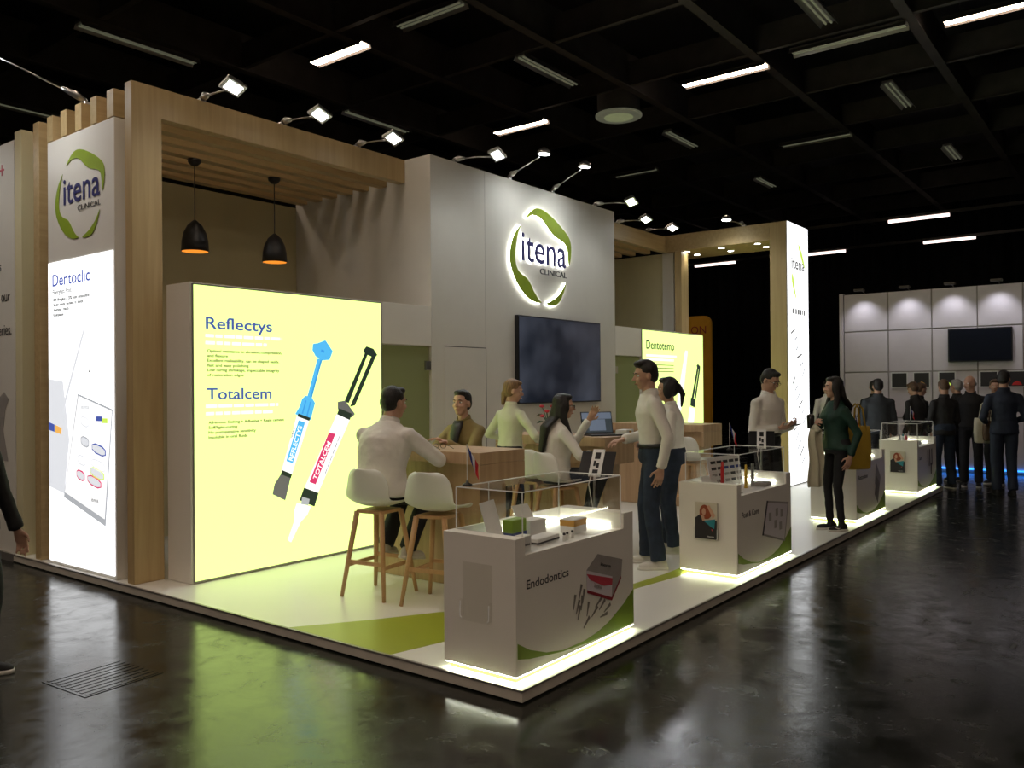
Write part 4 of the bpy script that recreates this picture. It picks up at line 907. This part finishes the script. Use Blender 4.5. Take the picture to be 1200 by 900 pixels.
for i, (y, c) in enumerate(((1.32, 'cgrey'), (.93, 'corange'), (.50, 'lime'), (-.18, 'dark'), (-.62, 'red'))):
    t = thing('framed_picture', ['dark framed picture on the far wall, leftmost', 'dark framed picture with orange flames on the far wall', 'dark framed picture with green glow on the far wall', 'dark framed picture beside the bald man on the far wall', 'dark framed picture with red glow behind the navy suit'][i], 'picture', (FXX, y, 1.55), 0, 'framed pictures on the far wall')
    box('frame', (-.02, -.15, 0), (-.001, .15, .30), 'card', t, .002); box('picture_face', (-.022, -.13, .02), (-.0202, .13, .28), 'dark', t, 0)
    if c not in ('dark', 'cgrey'):
        poly('picture_motif', [(-.08, .04), (.08, .04), (.05, .09), (.0, .12), (-.06, .08)], c, frame((-.022, 0, 0), (0, -1, 0), (0, 0, 1)), t, .001, .001)
t = thing('orange_sign', 'orange rounded sign standing behind the small yellow lightbox', 'sign', (13, 5.2, 0))
pts = []
for cx_, cz, a0 in ((.27, 2.93, 0), (-.30 - .3, 2.93, 90)):
    for k in range(7): a = rad(a0 + 15 * k); pts.append((-(cx_ + .16 * math.cos(a)), cz + .16 * math.sin(a)))
FO = frame((0, 0, 0), (0, -1, 0), (0, 0, 1))
pts = [(.43, .05)] + [(.27 + .16 * math.cos(rad(15 * k)), 2.93 + .16 * math.sin(rad(15 * k))) for k in range(7)] + [(-.64 + .16 * math.cos(rad(90 + 15 * k)), 2.93 + .16 * math.sin(rad(90 + 15 * k))) for k in range(7)] + [(-.80, .05)]
poly('board', pts, 'gold', FO, t, .06, 0); text('S', 'dark', FO, -.47, 2.72, height=.20, parent=t, off=.061); text('ON', 'dred', FO, -.02, 2.72, height=.16, parent=t, off=.061)
box('foot', (-.15, -.4, 0.001), (.1, .75, .045), 'beam', t)
# ------------------------------------------------------------------ people
tex = bpy.data.textures.new('cloth_folds', 'CLOUDS'); tex.noise_scale = .10; tex.noise_depth = 2
def two_bone(a, b, l1, l2, pole):
    d = b - a; L_ = min(d.length, (l1 + l2) * .999); d.normalize(); b = a + d * L_
    x = (l1 * l1 - l2 * l2 + L_ * L_) / (2 * L_); h = math.sqrt(max(0, l1 * l1 - x * x))
    p = pole - d * pole.dot(d)
    if p.length < 1e-4: p = d.orthogonal()
    return a + d * x + p.normalized() * h, b
def blob(mb, name, mat, parent, vox, folds=0.0, smooth=4, **p):
    o = mb.build(name, mat, parent, True, **p)
    r = o.modifiers.new('join', 'REMESH'); r.mode = 'VOXEL'; r.voxel_size = vox; r.use_smooth_shade = True
    s_ = o.modifiers.new('soften', 'SMOOTH'); s_.factor = .5; s_.iterations = smooth
    if folds:
        dsp = o.modifiers.new('folds', 'DISPLACE'); dsp.texture = tex; dsp.strength = folds; dsp.mid_level = .5; dsp.texture_coords = 'GLOBAL'
    return o
def ring(c, u, v, a, b, n=18): return [c + u * (a * math.cos(2 * PI * k / n)) + v * (b * math.sin(2 * PI * k / n)) for k in range(n)]
def person(label, loc, face, h=1.75, pelvis=(0, 0, None), lean=0, side=0, twist=0, head=(0, 0), hands=None, epole=None, feet=None, kpole=None, toes=(0, 0),
           skin='skin', top='shirt', bottom='trous', shoe='sneakb', sole='sole', hair='short', hairm='hairb', woman=False, coat=0.0, detail=1, curl=(35, 35), palm=(None, None), belt=None, collar=True, glasses=False, inner=None, bulk=1.0, tuck=False, grp=None, sleeve=.97):
    s = h / 1.75
    t = thing('person', label, 'person', loc, rad(face), grp)
    X, Y, Z = V((1, 0, 0)), V((0, 1, 0)), V((0, 0, 1))
    pz = pelvis[2] if pelvis[2] is not None else .965 * s
    P = V((pelvis[0], pelvis[1], pz))
    # spine
    sp = [P.copy()]; dirs = []
    N_ = 12; step = .50 * s / N_
    for k in range(N_):
        a = rad(lean) * min(1, (k + .5) / (N_ * .55)); b = rad(side) * min(1, (k + .5) / (N_ * .6))
        d = V((math.sin(a), math.sin(b), math.cos(a) * math.cos(b))).normalized(); dirs.append(d); sp.append(sp[-1] + d * step)
    def spine(q):      # q in metres*s above the pelvis
        f_ = max(-3.0, min(N_ + 2.0, q * s / step)); i = int(max(0, min(N_ - 1, math.floor(f_)))); return sp[i] + dirs[i] * (f_ - i) * step, dirs[i]
    def ax(q):
        c, d = spine(q); tw = rad(twist) * max(0, min(1, q / .4)); l_ = (Y * math.cos(tw) - X * math.sin(tw)); l_ = (l_ - d * l_.dot(d)).normalized(); return c, d, l_, l_.cross(d)
    shw = (.155 if woman else .178) * s * (1 + (bulk - 1) * .5); hipw = .088 * s
    c, d, l_, fw_2 = ax(.385)
    SH = [c + l_ * shw - d * .01, c - l_ * shw - d * .01]
    nb, nd, nl, nf = ax(.50)
    hy, hp_ = rad(head[0]), rad(head[1])
    hf = (nf * math.cos(hy) + nl * math.sin(hy)); hf = V((hf.x, hf.y, hf.z * .3)).normalized(); hl = Z.cross(hf).normalized()
    hf = (hf * math.cos(hp_) - Z * math.sin(hp_)).normalized(); hu = hf.cross(hl).normalized()
    hc = nb + (nd * .6 + Z * .4).normalized() * (.135 * s) + hf * .022 * s
    def H(a, b, c_): return hc + (hf * a + hl * b + hu * c_) * s
    # limbs
    hands = hands or [(.06, .26, .80), (.06, -.26, .80)]
    epole = epole or [(-1, .5, -.2), (-1, -.5, -.2)]
    arms = []
    for i in (0, 1):
        w_ = V(hands[i]); e, w_ = two_bone(SH[i], w_, .285 * s, .262 * s, V(epole[i])); arms.append((SH[i], e, w_))
    feet = feet or [(.02, .10, None), (-.02, -.10, None)]
    kpole = kpole or [(1, .05, 0), (1, -.05, 0)]
    legs = []
    for i in (0, 1):
        sg = 1 - 2 * i; hj = P + Y * sg * hipw - Z * .03 * s
        fz = feet[i][2] if feet[i][2] is not None else .085 * s
        a_ = V((feet[i][0], feet[i][1], fz)); k_, a_ = two_bone(hj, a_, .432 * s, .424 * s, V(kpole[i])); legs.append((hj, k_, a_))
    # ---- skin body
    fine = .0065 if detail == 2 else (.009 if detail == 1 else .013)
    b = MB()
    b.ell(H(-.012, 0, .022), hf * .094 * s, hl * .074 * s, hu * .094 * s); b.ell(H(.022, 0, -.035), hf * .066 * s, hl * .058 * s, hu * .072 * s); b.ell(H(.040, 0, -.088), hf * .036 * s, hl * .036 * s, hu * .026 * s)
    b.capsule(H(.076, 0, .020), .008 * s, H(.106, 0, -.022), .0125 * s); b.ell(H(.092, 0, -.026), hf * .014 * s, hl * .019 * s, hu * .009 * s)
    b.ell(H(.066, 0, .030), hf * .022 * s, hl * .052 * s, hu * .014 * s)
    for sg in (-1, 1):
        b.ell(H(-.012, sg * .077, -.012), hf * .02 * s, hl * .009 * s, hu * .032 * s); b.ell(H(.055, sg * .036, -.028), hf * .028 * s, hl * .022 * s, hu * .022 * s)
    b.ell(H(.078, 0, -.060), hf * .015 * s, hl * .024 * s, hu * .009 * s)
    nr = (.050 if woman else .058) * s
    b.capsule(nb - nd * .05 * s, nr * 1.15, hc + hf * -.02 * s - hu * .07 * s, nr)
    rings = []
    for q, a, e in ((-.06, .12, .08), (.05, .12, .085), (.15, .11, .08), (.30, .115, .085), (.40, .095, .065), (.48, .05, .045)):
        c, d, l2, f2 = ax(q); rings.append(ring(c, l2, f2, a * s, e * s))
    b.loft(rings)
    for i, (S, E, W_) in enumerate(arms):
        b.capsule(S - Z * .015 * s, .030 * s, E, .030 * s); b.capsule(E, .030 * s, W_, .024 * s)
        fd = (W_ - E).normalized(); sg = 1 - 2 * i
        pn = V(palm[i]) if palm[i] else V((0, -sg, -.2)); pn = (pn - fd * pn.dot(fd)).normalized(); cr = fd.cross(pn) * 1.0
        if detail == 0:
            b.ell(W_ + fd * .075 * s, fd * .085 * s, cr * .035 * s, pn * .018 * s, 10, 7); continue
        b.loft([ring(W_ + fd * q * s, cr, pn, a * s, e * s, 12) for q, a, e in ((-.01, .024, .018), (.02, .032, .016), (.06, .040, .015), (.092, .039, .0135))])
        # thumb side: towards the front/inner edge of the hand
        ts = 1 if cr.dot(X + Z * .5) > 0 else -1
        cu_ = rad(curl[i])
        for k, (o_, ln) in enumerate(((-.031, .058), (-.0105, .068), (.0105, .074), (.031, .064))):
            base = W_ + fd * (.088 - .006 * abs(k - 2)) * s + cr * ts * o_ * s; p0 = base; a = 0
            for m_, fr_ in ((.45, .5), (.32, 1.0), (.26, 1.3)):
                a = cu_ * fr_; dd = (fd * math.cos(a) + pn * math.sin(a) + cr * ts * o_ * 2.2).normalized(); p1 = p0 + dd * ln * m_ * 1.25 * s
                b.capsule(p0, .0085 * s, p1, .0078 * s, 8); p0 = p1
        p0 = W_ + fd * .028 * s + cr * ts * .030 * s; p1 = p0 + (fd * .65 + cr * ts * .65 + pn * .4).normalized() * .042 * s; p2 = p1 + (fd * .9 + cr * ts * .15 + pn * .45).normalized() * .034 * s
        b.capsule(p0, .013 * s, p1, .0105 * s, 8); b.capsule(p1, .0105 * s, p2, .0085 * s, 8)
    for S, K, A in legs:
        b.capsule(S, .062 * s, K, .045 * s); b.capsule(K, .044 * s, A, .030 * s)
    blob(b, 'body', skin, t, fine, smooth=2 if detail else 3)
    # eyes, brows, lips
    for sg in (-1, 1):
        e = MB(); e.ell(H(.0665, sg * .031, .006), hf * .012 * s, hl * .0135 * s, hu * .0075 * s, 10, 7); ey = e.build('eye', 'card', t, True)
        if detail:
            e = MB(); e.ell(H(.0755, sg * .031, .006), hf * .0045 * s, hl * .006 * s, hu * .006 * s, 8, 5); e.build('iris', 'hairb', ey, True)
            e = MB(); e.tube([H(.083, sg * .014, .024), H(.088, sg * .030, .030), H(.074, sg * .050, .025)], [.003 * s, .0045 * s, .002 * s], 6); e.build('eyebrow', hairm, t, True)
    e = MB(); e.tube([H(.083, -.024, -.061), H(.094, 0, -.060), H(.083, .024, -.061)], [.002 * s, .0055 * s, .002 * s], 6); e.build('mouth', plain('lips', (.38, .13, .11), .4), t, True)
    if glasses:
        g = MB()
        for sg in (-1, 1):
            g.tube([H(.100, sg * .031 + .021 * math.cos(k * PI / 6), .004 + .016 * math.sin(k * PI / 6)) for k in range(13)], .002 * s, 6); g.tube([H(.098, sg * .052, .008), H(.04, sg * .078, .010), H(-.02, sg * .080, .004)], .002 * s, 6)
        g.tube([H(.101, -.010, .008), H(.104, 0, .010), H(.101, .010, .008)], .002 * s, 6); g.build('glasses', 'bezel', t)
    # ---- hair
    b = MB()
    if hair != 'none':
        b.ell(H(-.026, 0, .040), hf * .094 * s, hl * .083 * s, hu * .089 * s); b.ell(H(-.052, 0, .002), hf * .066 * s, hl * .079 * s, hu * .080 * s)
        if hair in ('short', 'tousled'):
            b.ell(H(.030, 0, .096), hf * .052 * s, hl * .060 * s, hu * .026 * s)
        if hair == 'tousled':
            b.ell(H(.045, .015, .108), hf * .045 * s, hl * .055 * s, hu * .026 * s); b.ell(H(.0, 0, .112), hf * .07 * s, hl * .062 * s, hu * .026 * s)
        if hair in ('bob', 'crop'):
            b.ell(H(.035, 0, .094), hf * .054 * s, hl * .066 * s, hu * .028 * s)
            for sg in (-1, 1): b.ell(H(-.01, sg * .070, .01), hf * .05 * s, hl * .02 * s, hu * .065 * s)
        if hair in ('long', 'pony', 'longish'):
            b.ell(H(.028, 0, .092), hf * .05 * s, hl * .064 * s, hu * .028 * s)
            for sg in (-1, 1): b.ell(H(-.005, sg * .070, -.01), hf * .055 * s, hl * .022 * s, hu * .085 * s)
        if hair in ('long', 'longish'):
            ln = .40 if hair == 'long' else .24
            bk = [ax(.42)[0] - ax(.42)[3] * .145 * s, ax(.18)[0] - ax(.18)[3] * .155 * s]
            p0 = H(-.06, 0, .02); p1 = H(-.085, 0, -.11); rings = []
            pts_ = [p0, p1, bk[0]] + ([bk[1]] if hair == 'long' else [bk[0] - Z * .10 * s])
            for k, p in enumerate(pts_): rings.append(ring(p, nl, (nf * 1.0), (.078, .088, .098, .055)[k] * s, (.05, .048, .042, .022)[k] * s))
            b.loft(rings)
            for sg in (-1, 1):
                b.loft([ring(q_, nl, nf, a * s, c_ * s, 10) for q_, a, c_ in ((H(-.01, sg * .07, .0), .02, .05), (H(-.01, sg * .082, -.10), .024, .045), (SH[0 if sg > 0 else 1] * .55 + nb * .45 + nf * .06 * s - Z * .03 * s, .03, .03), (SH[0 if sg > 0 else 1] * .5 + nb * .5 + nf * .105 * s - Z * .17 * s, .02, .02))])
        if hair == 'tied':
            b.ell(H(.028, 0, .092), hf * .05 * s, hl * .062 * s, hu * .026 * s); b.ell(H(-.035, 0, -.01), hf * .055 * s, hl * .080 * s, hu * .07 * s)
            b.capsule(H(-.09, 0, -.05), .04 * s, H(-.085, 0, -.15), .022 * s)
        if hair == 'pony':
            b.capsule(H(-.12, 0, .03), .026 * s, H(-.155, 0, -.05), .03 * s); b.capsule(H(-.155, 0, -.05), .03 * s, H(-.14, 0, -.17), .012 * s)
        if hair == 'bald':
            b = MB(); b.ell(H(-.055, 0, -.015), hf * .062 * s, hl * .080 * s, hu * .05 * s)
        blob(b, 'hair', hairm, t, .008 if detail else .012, folds=.004 if detail else 0, smooth=6)
    # ---- top
    b = MB(); bk_ = bulk
    hip = .172 if woman else .168
    q0 = -.06 - coat
    prof = [(q0, hip + .012 + coat * .05, .128 + coat * .03), (-.02, hip + .008, .128), (.06, (.142 if woman else .158), .118), (.14, (.132 if woman else .152), .112), (.24, (.142 if woman else .162), .120), (.32, (.153 if woman else .176), .128), (.37, (.146 if woman else .168), .114), (.425, (.108 if woman else .120), .092), (.485, .074, .067)]
    if tuck: prof = [(.035, .152, .114)] + prof[3:]
    rings = []
    seated = legs[0][1].z > P.z - .25 * s
    for q, a, e in prof:
        if seated and q < -.06: q = -.06
        c, d, l2, f2 = ax(q); rings.append(ring(c + f2 * .006, l2, f2, a * s * bk_, e * s * bk_))
    b.loft(rings)
    if woman:
        c, d, l2, f2 = ax(.30)
        for sg in (-1, 1): b.ell(c + f2 * .082 * s + l2 * sg * .068 * s, f2 * .062 * s, l2 * .066 * s, d * .062 * s)
    for i, (S, E, W_) in enumerate(arms):
        r_ = (.054 if woman else .061) * s * bk_ ** .5
        b.capsule(S, r_ * 1.04, E, r_ * .86); fd = (W_ - E); b.capsule(E, r_ * .86, E + fd * (sleeve - .10), r_ * .72)
        b.tube([E + fd * (sleeve - .22), E + fd * sleeve], [r_ * .73, r_ * .70], 14)
        b.capsule(S, r_ * 1.0, SH[i] * .45 + nb * .55 - nd * .02 * s, r_ * .72)
    tp_ = blob(b, 'jacket' if coat else 'shirt', top, t, .011 if detail else .016, folds=.016 if detail else .012)
    if collar:
        b = MB(); c0 = nb - nd * .012 * s; n_ = 22; rings = []
        for dz, g in ((-.022, 1.30), (.020, 1.22), (.030, 1.26), (.010, 1.34), (-.022, 1.42)):
            rings.append([c0 + nl * (nr * g * math.cos(2 * PI * k / n_)) + nf * (nr * g * math.sin(2 * PI * k / n_)) + nd * (dz - .030 * max(0, math.sin(2 * PI * k / n_)) ** 2) * s for k in range(n_)])
        b.loft(rings, cap=False); b.build('collar', top, tp_, True)
    if inner:
        b = MB(); pts_ = []
        for q, hw in ((.49, .050), (.44, .058), (.38, .054), (.28, .036), (.14, .006)):
            c, d, l2, f2 = ax(q); e = {.49: .078, .44: .118, .38: .150, .28: .176, .14: .148}[q] * (1.0 if not woman else 1.06)
            pts_.append([c + f2 * e * s * bk_ + l2 * hw * s * u + f2 * (-.014 * u * u * s) for u in (-1, -.5, 0, .5, 1)])
        b.loft(pts_, closed=False); o = b.build('blouse_front', inner, t, True); m_ = o.modifiers.new('thick', 'SOLIDIFY'); m_.thickness = .02
    # ---- trousers
    b = MB(); rings = []
    for q, a, e in ((.065, .145 if woman else .156, .115), (.0, hip, .124), (-.06, hip, .124), (-.10, hip * .85, .11)):
        c, d, l2, f2 = ax(q); g = 1.06 if tuck else min(bk_, 1.08); rings.append(ring(c, l2, f2, a * s * g, e * s * g))
    b.loft(rings)
    tight = bottom in ('trous',) and woman
    for S, K, A in legs:
        d = (A - K).normalized(); r1, r2, r3 = (.082, .056, .042) if tight else (.098, .076, .066)
        b.capsule(S, r1 * s, K, r2 * s); b.capsule(K, r2 * s, A - d * .04 * s, r3 * s); b.tube([A - d * .10 * s, A + d * (.015 if not tight else -.03) * s], [r3 * 1.02 * s, r3 * s], 14)
    tr_ = blob(b, 'trousers', bottom, t, .011 if detail else .016, folds=.012 if detail else .01)
    if belt:
        c, d, l2, f2 = ax(.045); b = MB(); a, e = (.166, .126); bk_ = 1.0
        b.loft([ring(c + d * z * s, l2, f2, (a + g) * s * bk_, (e + g) * s * bk_, 24) for z, g in ((-.016, .002), (-.016, .010), (.016, .010), (.016, .002))], cap=False); b.build('belt', belt, tr_, True)
    # ---- shoes
    for i, (S, K, A) in enumerate(legs):
        ty = rad(toes[i]); f2 = X * math.cos(ty) + Y * math.sin(ty)
        pit = 0.0
        if feet[i][2] is not None and feet[i][2] > .14 * s: pit = rad(10)
        f3 = (f2 * math.cos(pit) - Z * math.sin(pit)).normalized(); l3 = Z.cross(f2); u3 = f3.cross(l3)
        g = A - Z * .045 * s
        b = MB(); b.ell(g - f3 * .02 * s, f3 * .058 * s, l3 * .036 * s, u3 * .052 * s); b.ell(g + f3 * .085 * s - u3 * .012 * s, f3 * .085 * s, l3 * .042 * s, u3 * .036 * s); b.capsule(g + u3 * .02 * s, .038 * s, A, .040 * s)
        sh_ = blob(b, 'shoe', shoe, t, .009 if detail else .013, smooth=3)
        b = MB(); out = [(-.082, 0), (-.07, .028), (-.02, .036), (.05, .038), (.11, .044), (.155, .030), (.175, 0)]; pts_ = out + [(x, -y) for x, y in reversed(out[1:-1])]
        b.loft([[g + f3 * x * s + l3 * y * s + u3 * z * s for x, y in pts_] for z in (-.0400, -.016)]); b.build('sole', sole, sh_, True)
    return t

# seated at the near table
person('man in a white shirt seated with his back to the viewer on a bar stool', (.98, 2.08, PH), 8, 1.82, pelvis=(.02, 0, .80), lean=19, head=(-14, 0), hands=[(.52, .16, 1.085), (.47, -.16, 1.02)], epole=[(0, .3, -1), (-.2, -1, -.5)],
       feet=[(.26, .14, .33), (.20, -.12, .33)], toes=(10, -10), hair='short', shoe='sneak', detail=2, palm=((0, 0, -1), (.3, .6, -.6)), bulk=1.28)
person('woman in an olive blazer seated across the near oak table', (2.36, 2.36, PH), 184, 1.70, pelvis=(.02, 0, .80), lean=10, head=(6, -4), hands=[(.48, .10, 1.085), (.48, -.14, 1.085)], epole=[(-.3, .5, -1), (-.3, -.5, -1)],
       feet=[(.24, .10, .33), (.24, -.10, .33)], top='blazer', inner='dark', hair='short', hairm='hairb', woman=True, skin='skinp', detail=2, palm=((0, 0, -1), (0, 0, -1)), collar=True, sleeve=.95, bulk=1.12)
person('woman in a pale shirt standing with her back turned by the wall screen', (3.14, 2.50, PH), -8, 1.66, lean=4, head=(-38, 10), hands=[(.22, .20, 1.0), (.22, -.18, 1.02)], epole=[(-.6, 1, -.4), (-.6, -1, -.4)],
       top='shirtg', hair='tied', hairm='hairy', woman=True, skin='skinp', detail=1)
person('long black haired woman in a white shirt gesturing on a bar stool', (2.93, 1.78, PH), -38, 1.68, pelvis=(-.02, 0, .765), lean=8, head=(-12, 2), hands=[(.36, .16, 1.235), (.26, -.14, .93)], epole=[(0, .5, -1), (-.3, -1, -.4)],
       feet=[(.30, .10, .34), (.26, -.10, .34)], top='shirt', hair='long', woman=True, glasses=True, skin='skin', detail=2, curl=(30, 40), palm=((-.2, -1, .4), (0, 0, -1)), bulk=1.12, shoe='sneakb', collar=True)
# standing in the middle
person('man in a white shirt and dark jeans standing sideways with a belt', (3.05, .86, PH), 122, 1.80, lean=6, side=-2, twist=8, head=(4, 6), hands=[(-.04, .24, .86), (.26, -.14, 1.08)], epole=[(-1, .6, 0), (-.6, -1, -.6)],
       feet=[(-.02, .14, None), (.06, -.12, None)], toes=(8, -6), bottom='jeans', hair='tousled', shoe='sneak', detail=2, belt='bezel', palm=((.2, -1, 0), (0, 0, -1)), bulk=1.02, tuck=True)
person('person in a white shirt half hidden behind the man in jeans', (3.72, 1.02, PH), 118, 1.66, lean=4, head=(6, 0), hands=[(.22, .10, .98), (.25, -.14, 1.0)], epole=[(-1, .9, -.2), (-.8, -1, -.3)],
       feet=[(0, .1, None), (.04, -.1, None)], hair='pony', hairm='hairb', bottom='jeans', shoe='sneak', detail=1, woman=True, bulk=1.05, tuck=True)
pm = person('man with glasses in a white shirt looking down at his phone', (5.52, .80, PH), 252, 1.76, lean=5, head=(4, 26), hands=[(.25, .09, 1.11), (.22, -.08, 1.09)], epole=[(-.6, .45, -1), (-.6, -.45, -1)],
       hair='short', shoe='sneak', glasses=True, detail=2, palm=((.2, -.6, .6), (.2, .6, .6)), curl=(55, 55), belt='bezel', bulk=1.1, tuck=True)
person('woman in a dark green blouse and black leggings standing beside the counter', (5.77, .13, PH), 140, 1.66, lean=2, head=(-8, 0), hands=[(-.02, .21, .80), (.17, -.11, 1.13)], epole=[(-1, .4, 0), (-.5, -1, -.6)],
       feet=[(.0, .07, None), (.04, -.07, None)], toes=(6, -4), top='emer', bottom='trous', hair='longish', woman=True, shoe='sneakb', detail=2, palm=((0, -1, 0), (.1, .9, .1)), curl=(30, 60), skin='skinp', bulk=1.08)
FS = frame((.0, .07 + .0445, 0), (-1, 0, 0), (0, 0, 1))
gw = bpy.data.objects['person.007']
poly('shoe_mark', smoothpts([(-.13, .065), (-.06, .035), (-.035, .045), (-.06, .028), (-.085, .032)], 1), 'sole', FS, gw, .002, -.001)
# things held
def held(face, loc, off):
    c_, s_ = math.cos(rad(face)), math.sin(rad(face)); return (loc[0] + off[0] * c_ - off[1] * s_, loc[1] + off[0] * s_ + off[1] * c_, PH + off[2])
t = thing('phone', 'black phone held by the man with glasses', 'phone', held(252, (5.52, .80), (.335, .03, 1.115)), rad(252))
mb = MB(); mb.box((-.07, -.036, -.004), (.07, .036, .004)); mb.xf(Matrix.Rotation(rad(-18), 4, 'Y')); ph = mb.build('case', 'bezel', t, bevel=.003)
mb = MB(); mb.box((-.065, -.033, .004), (.065, .033, .005)); mb.xf(Matrix.Rotation(rad(-18), 4, 'Y')); mb.build('phone_screen', 'screend', t)
t = thing('travel_mug', 'black mug held up by the woman in green', 'mug', held(140, (5.77, .13), (.245, -.10, 1.14)))
MB().lathe([(.030, -.06), (.036, -.055), (.040, .07), (.036, .075)], n=18).build('mug_body', 'bezel', t, True); MB().lathe([(.038, .075), (.039, .085), (.015, .095)], n=18).build('lid', 'beam', t, True)
def bag(loc, rz, w_, d_, h_, mat, label, strap=.3):
    t = thing('shoulder_bag', label, 'bag', loc, rad(rz)); mb = MB(); rings = []
    for z, k in ((0, .82), (.02, .95), (h_ * .4, 1.02), (h_ * .85, .98), (h_, .93)):
        n_ = 20; rings.append([V((w_ / 2 * k * math.copysign(abs(math.cos(2 * PI * i / n_)) ** .45, math.cos(2 * PI * i / n_)), d_ / 2 * (k - .15 * z / h_) * math.copysign(abs(math.sin(2 * PI * i / n_)) ** .6, math.sin(2 * PI * i / n_)), z)) for i in range(n_)])
    mb.loft(rings); mb.build('bag_body', mat, t, True)
    for y in (-d_ * .35, d_ * .35): MB().tube([(-w_ * .25, y, h_ * .9), (-w_ * .15, y * .7, h_ + strap * .8), (0, y * .5, h_ + strap), (w_ * .15, y * .7, h_ + strap * .8), (w_ * .25, y, h_ * .9)], .010, 8).build('strap', mat, t, True)
    return t
bag((5.975, -.02, PH + .64), 140, .30, .14, .46, 'mustard', 'mustard yellow shoulder bag behind the woman in green', .24)
t = thing('draped_scarf', 'cream scarf hanging from the arm of the woman in green', 'scarf', (5.60, .30, PH + .46), rad(140))
rows = []
for i in range(12):
    z = .62 - .62 * i / 11
    rows.append([V((.10 * u * (.55 + .45 * i / 11) + .012 * math.sin(i * .8), .028 * math.sin(5 * u + i * .25) + .01, z)) for u in [-1 + 2 * j / 9 for j in range(10)]])
mb = MB(); mb.loft(rows, closed=False); o = mb.build('cloth', 'cream', t, True); m_ = o.modifiers.new('thick', 'SOLIDIFY'); m_.thickness = .018; ss = o.modifiers.new('smooth', 'SUBSURF'); ss.levels = 1
mb = MB(); mb.tube([(.0, -.05, .60), (.0, .0, .645), (.0, .06, .60)], .03, 10); mb.build('fold', 'cream', t, True)
# crowd at the far stand
crowd = [
 ('man in a navy suit standing at the right, profile turned away', (10.55, -.82), 20, 1.84, dict(top='coatn', bottom='coatn', coat=.16, hair='short', hairm='hairb', head=(-30, 4), shoe='sneakb', sole='sneakb', hands=[(.2, .2, 1.05), (.2, -.16, 1.06)])),
 ('man in a black coat and blue jeans next to the farthest counter', (10.92, .03), 45, 1.72, dict(top='coatb', bottom='jeans', coat=.12, hair='short', hairm='hairn', head=(-10, 22), hands=[(.25, .12, 1.05), (.25, -.12, 1.05)])),
 ('bald man in a black sweater facing left in the crowd', (11.45, -.25), 190, 1.78, dict(top='coatb', bottom='trous', hair='bald', hairm='hairg', head=(-40, 6), skin='skinp', collar=True)),
 ('man with a bag beside the navy suit, face half hidden', (11.95, -.52), 150, 1.72, dict(top='coatn', bottom='trous', coat=.1, hair='short', hairm='hairn', head=(40, 4), skin='skinp')),
 ('broad man in a charcoal jacket seen from behind in the crowd', (10.75, .95), 30, 1.74, dict(top='coatg', bottom='trous', coat=.1, hair='short', hairm='hairb', bulk=1.15)),
 ('man in black leaning forward at the middle of the crowd', (11.7, .55), 60, 1.70, dict(top='coatb', bottom='trous', coat=.1, hair='short', hairm='hairn', lean=14, head=(0, 20))),
 ('person in black at the left rear of the crowd', (12.1, 1.35), 20, 1.72, dict(top='coatb', bottom='trous', coat=.1, hair='short', hairm='hairb')),
 ('person with brown hair bending behind the charcoal jacket', (12.35, .72), 320, 1.68, dict(top='coatb', bottom='trous', coat=.1, hair='short', hairm='hairn', lean=10, head=(0, 14))),
 ('man in dark clothes behind the bald man', (12.1, .05), 60, 1.72, dict(top='coatb', bottom='trous', coat=.1, hair='short', hairm='hairg')),
 ('person in a pinkish white coat behind the glowing tower', (12.0, 2.12), 40, 1.72, dict(top='panelw', bottom='trous', coat=.2, hair='short', hairm='hairb')),
 ('person in dark clothes cut off by the right picture edge', (11.2, -1.66), 200, 1.72, dict(top='coatb', bottom='trous', coat=.1, hair='short', hairm='hairb')),
]
for l, p, fc, h, kw in crowd: person(l, (p[0], p[1], .001), fc, h, detail=0, **kw)
person('person in a black coat walking at the left picture edge', (-1.535, 2.735, .001), 310, 1.70, top='coatb', bottom='trous', coat=.2, hair='longish', hairm='hairg', detail=1, hands=[(.10, .30, .79), (-.05, -.25, .78)], shoe='sneakb', head=(-20, 0), collar=True)
bag((11.02, -.52, .72), 120, .34, .12, .38, 'cream', 'patterned tote bag carried beside the navy suit', .25)
bag((10.90, -.62, .76), 120, .26, .12, .30, 'hairn', 'brown handbag beside the navy suit', .25)
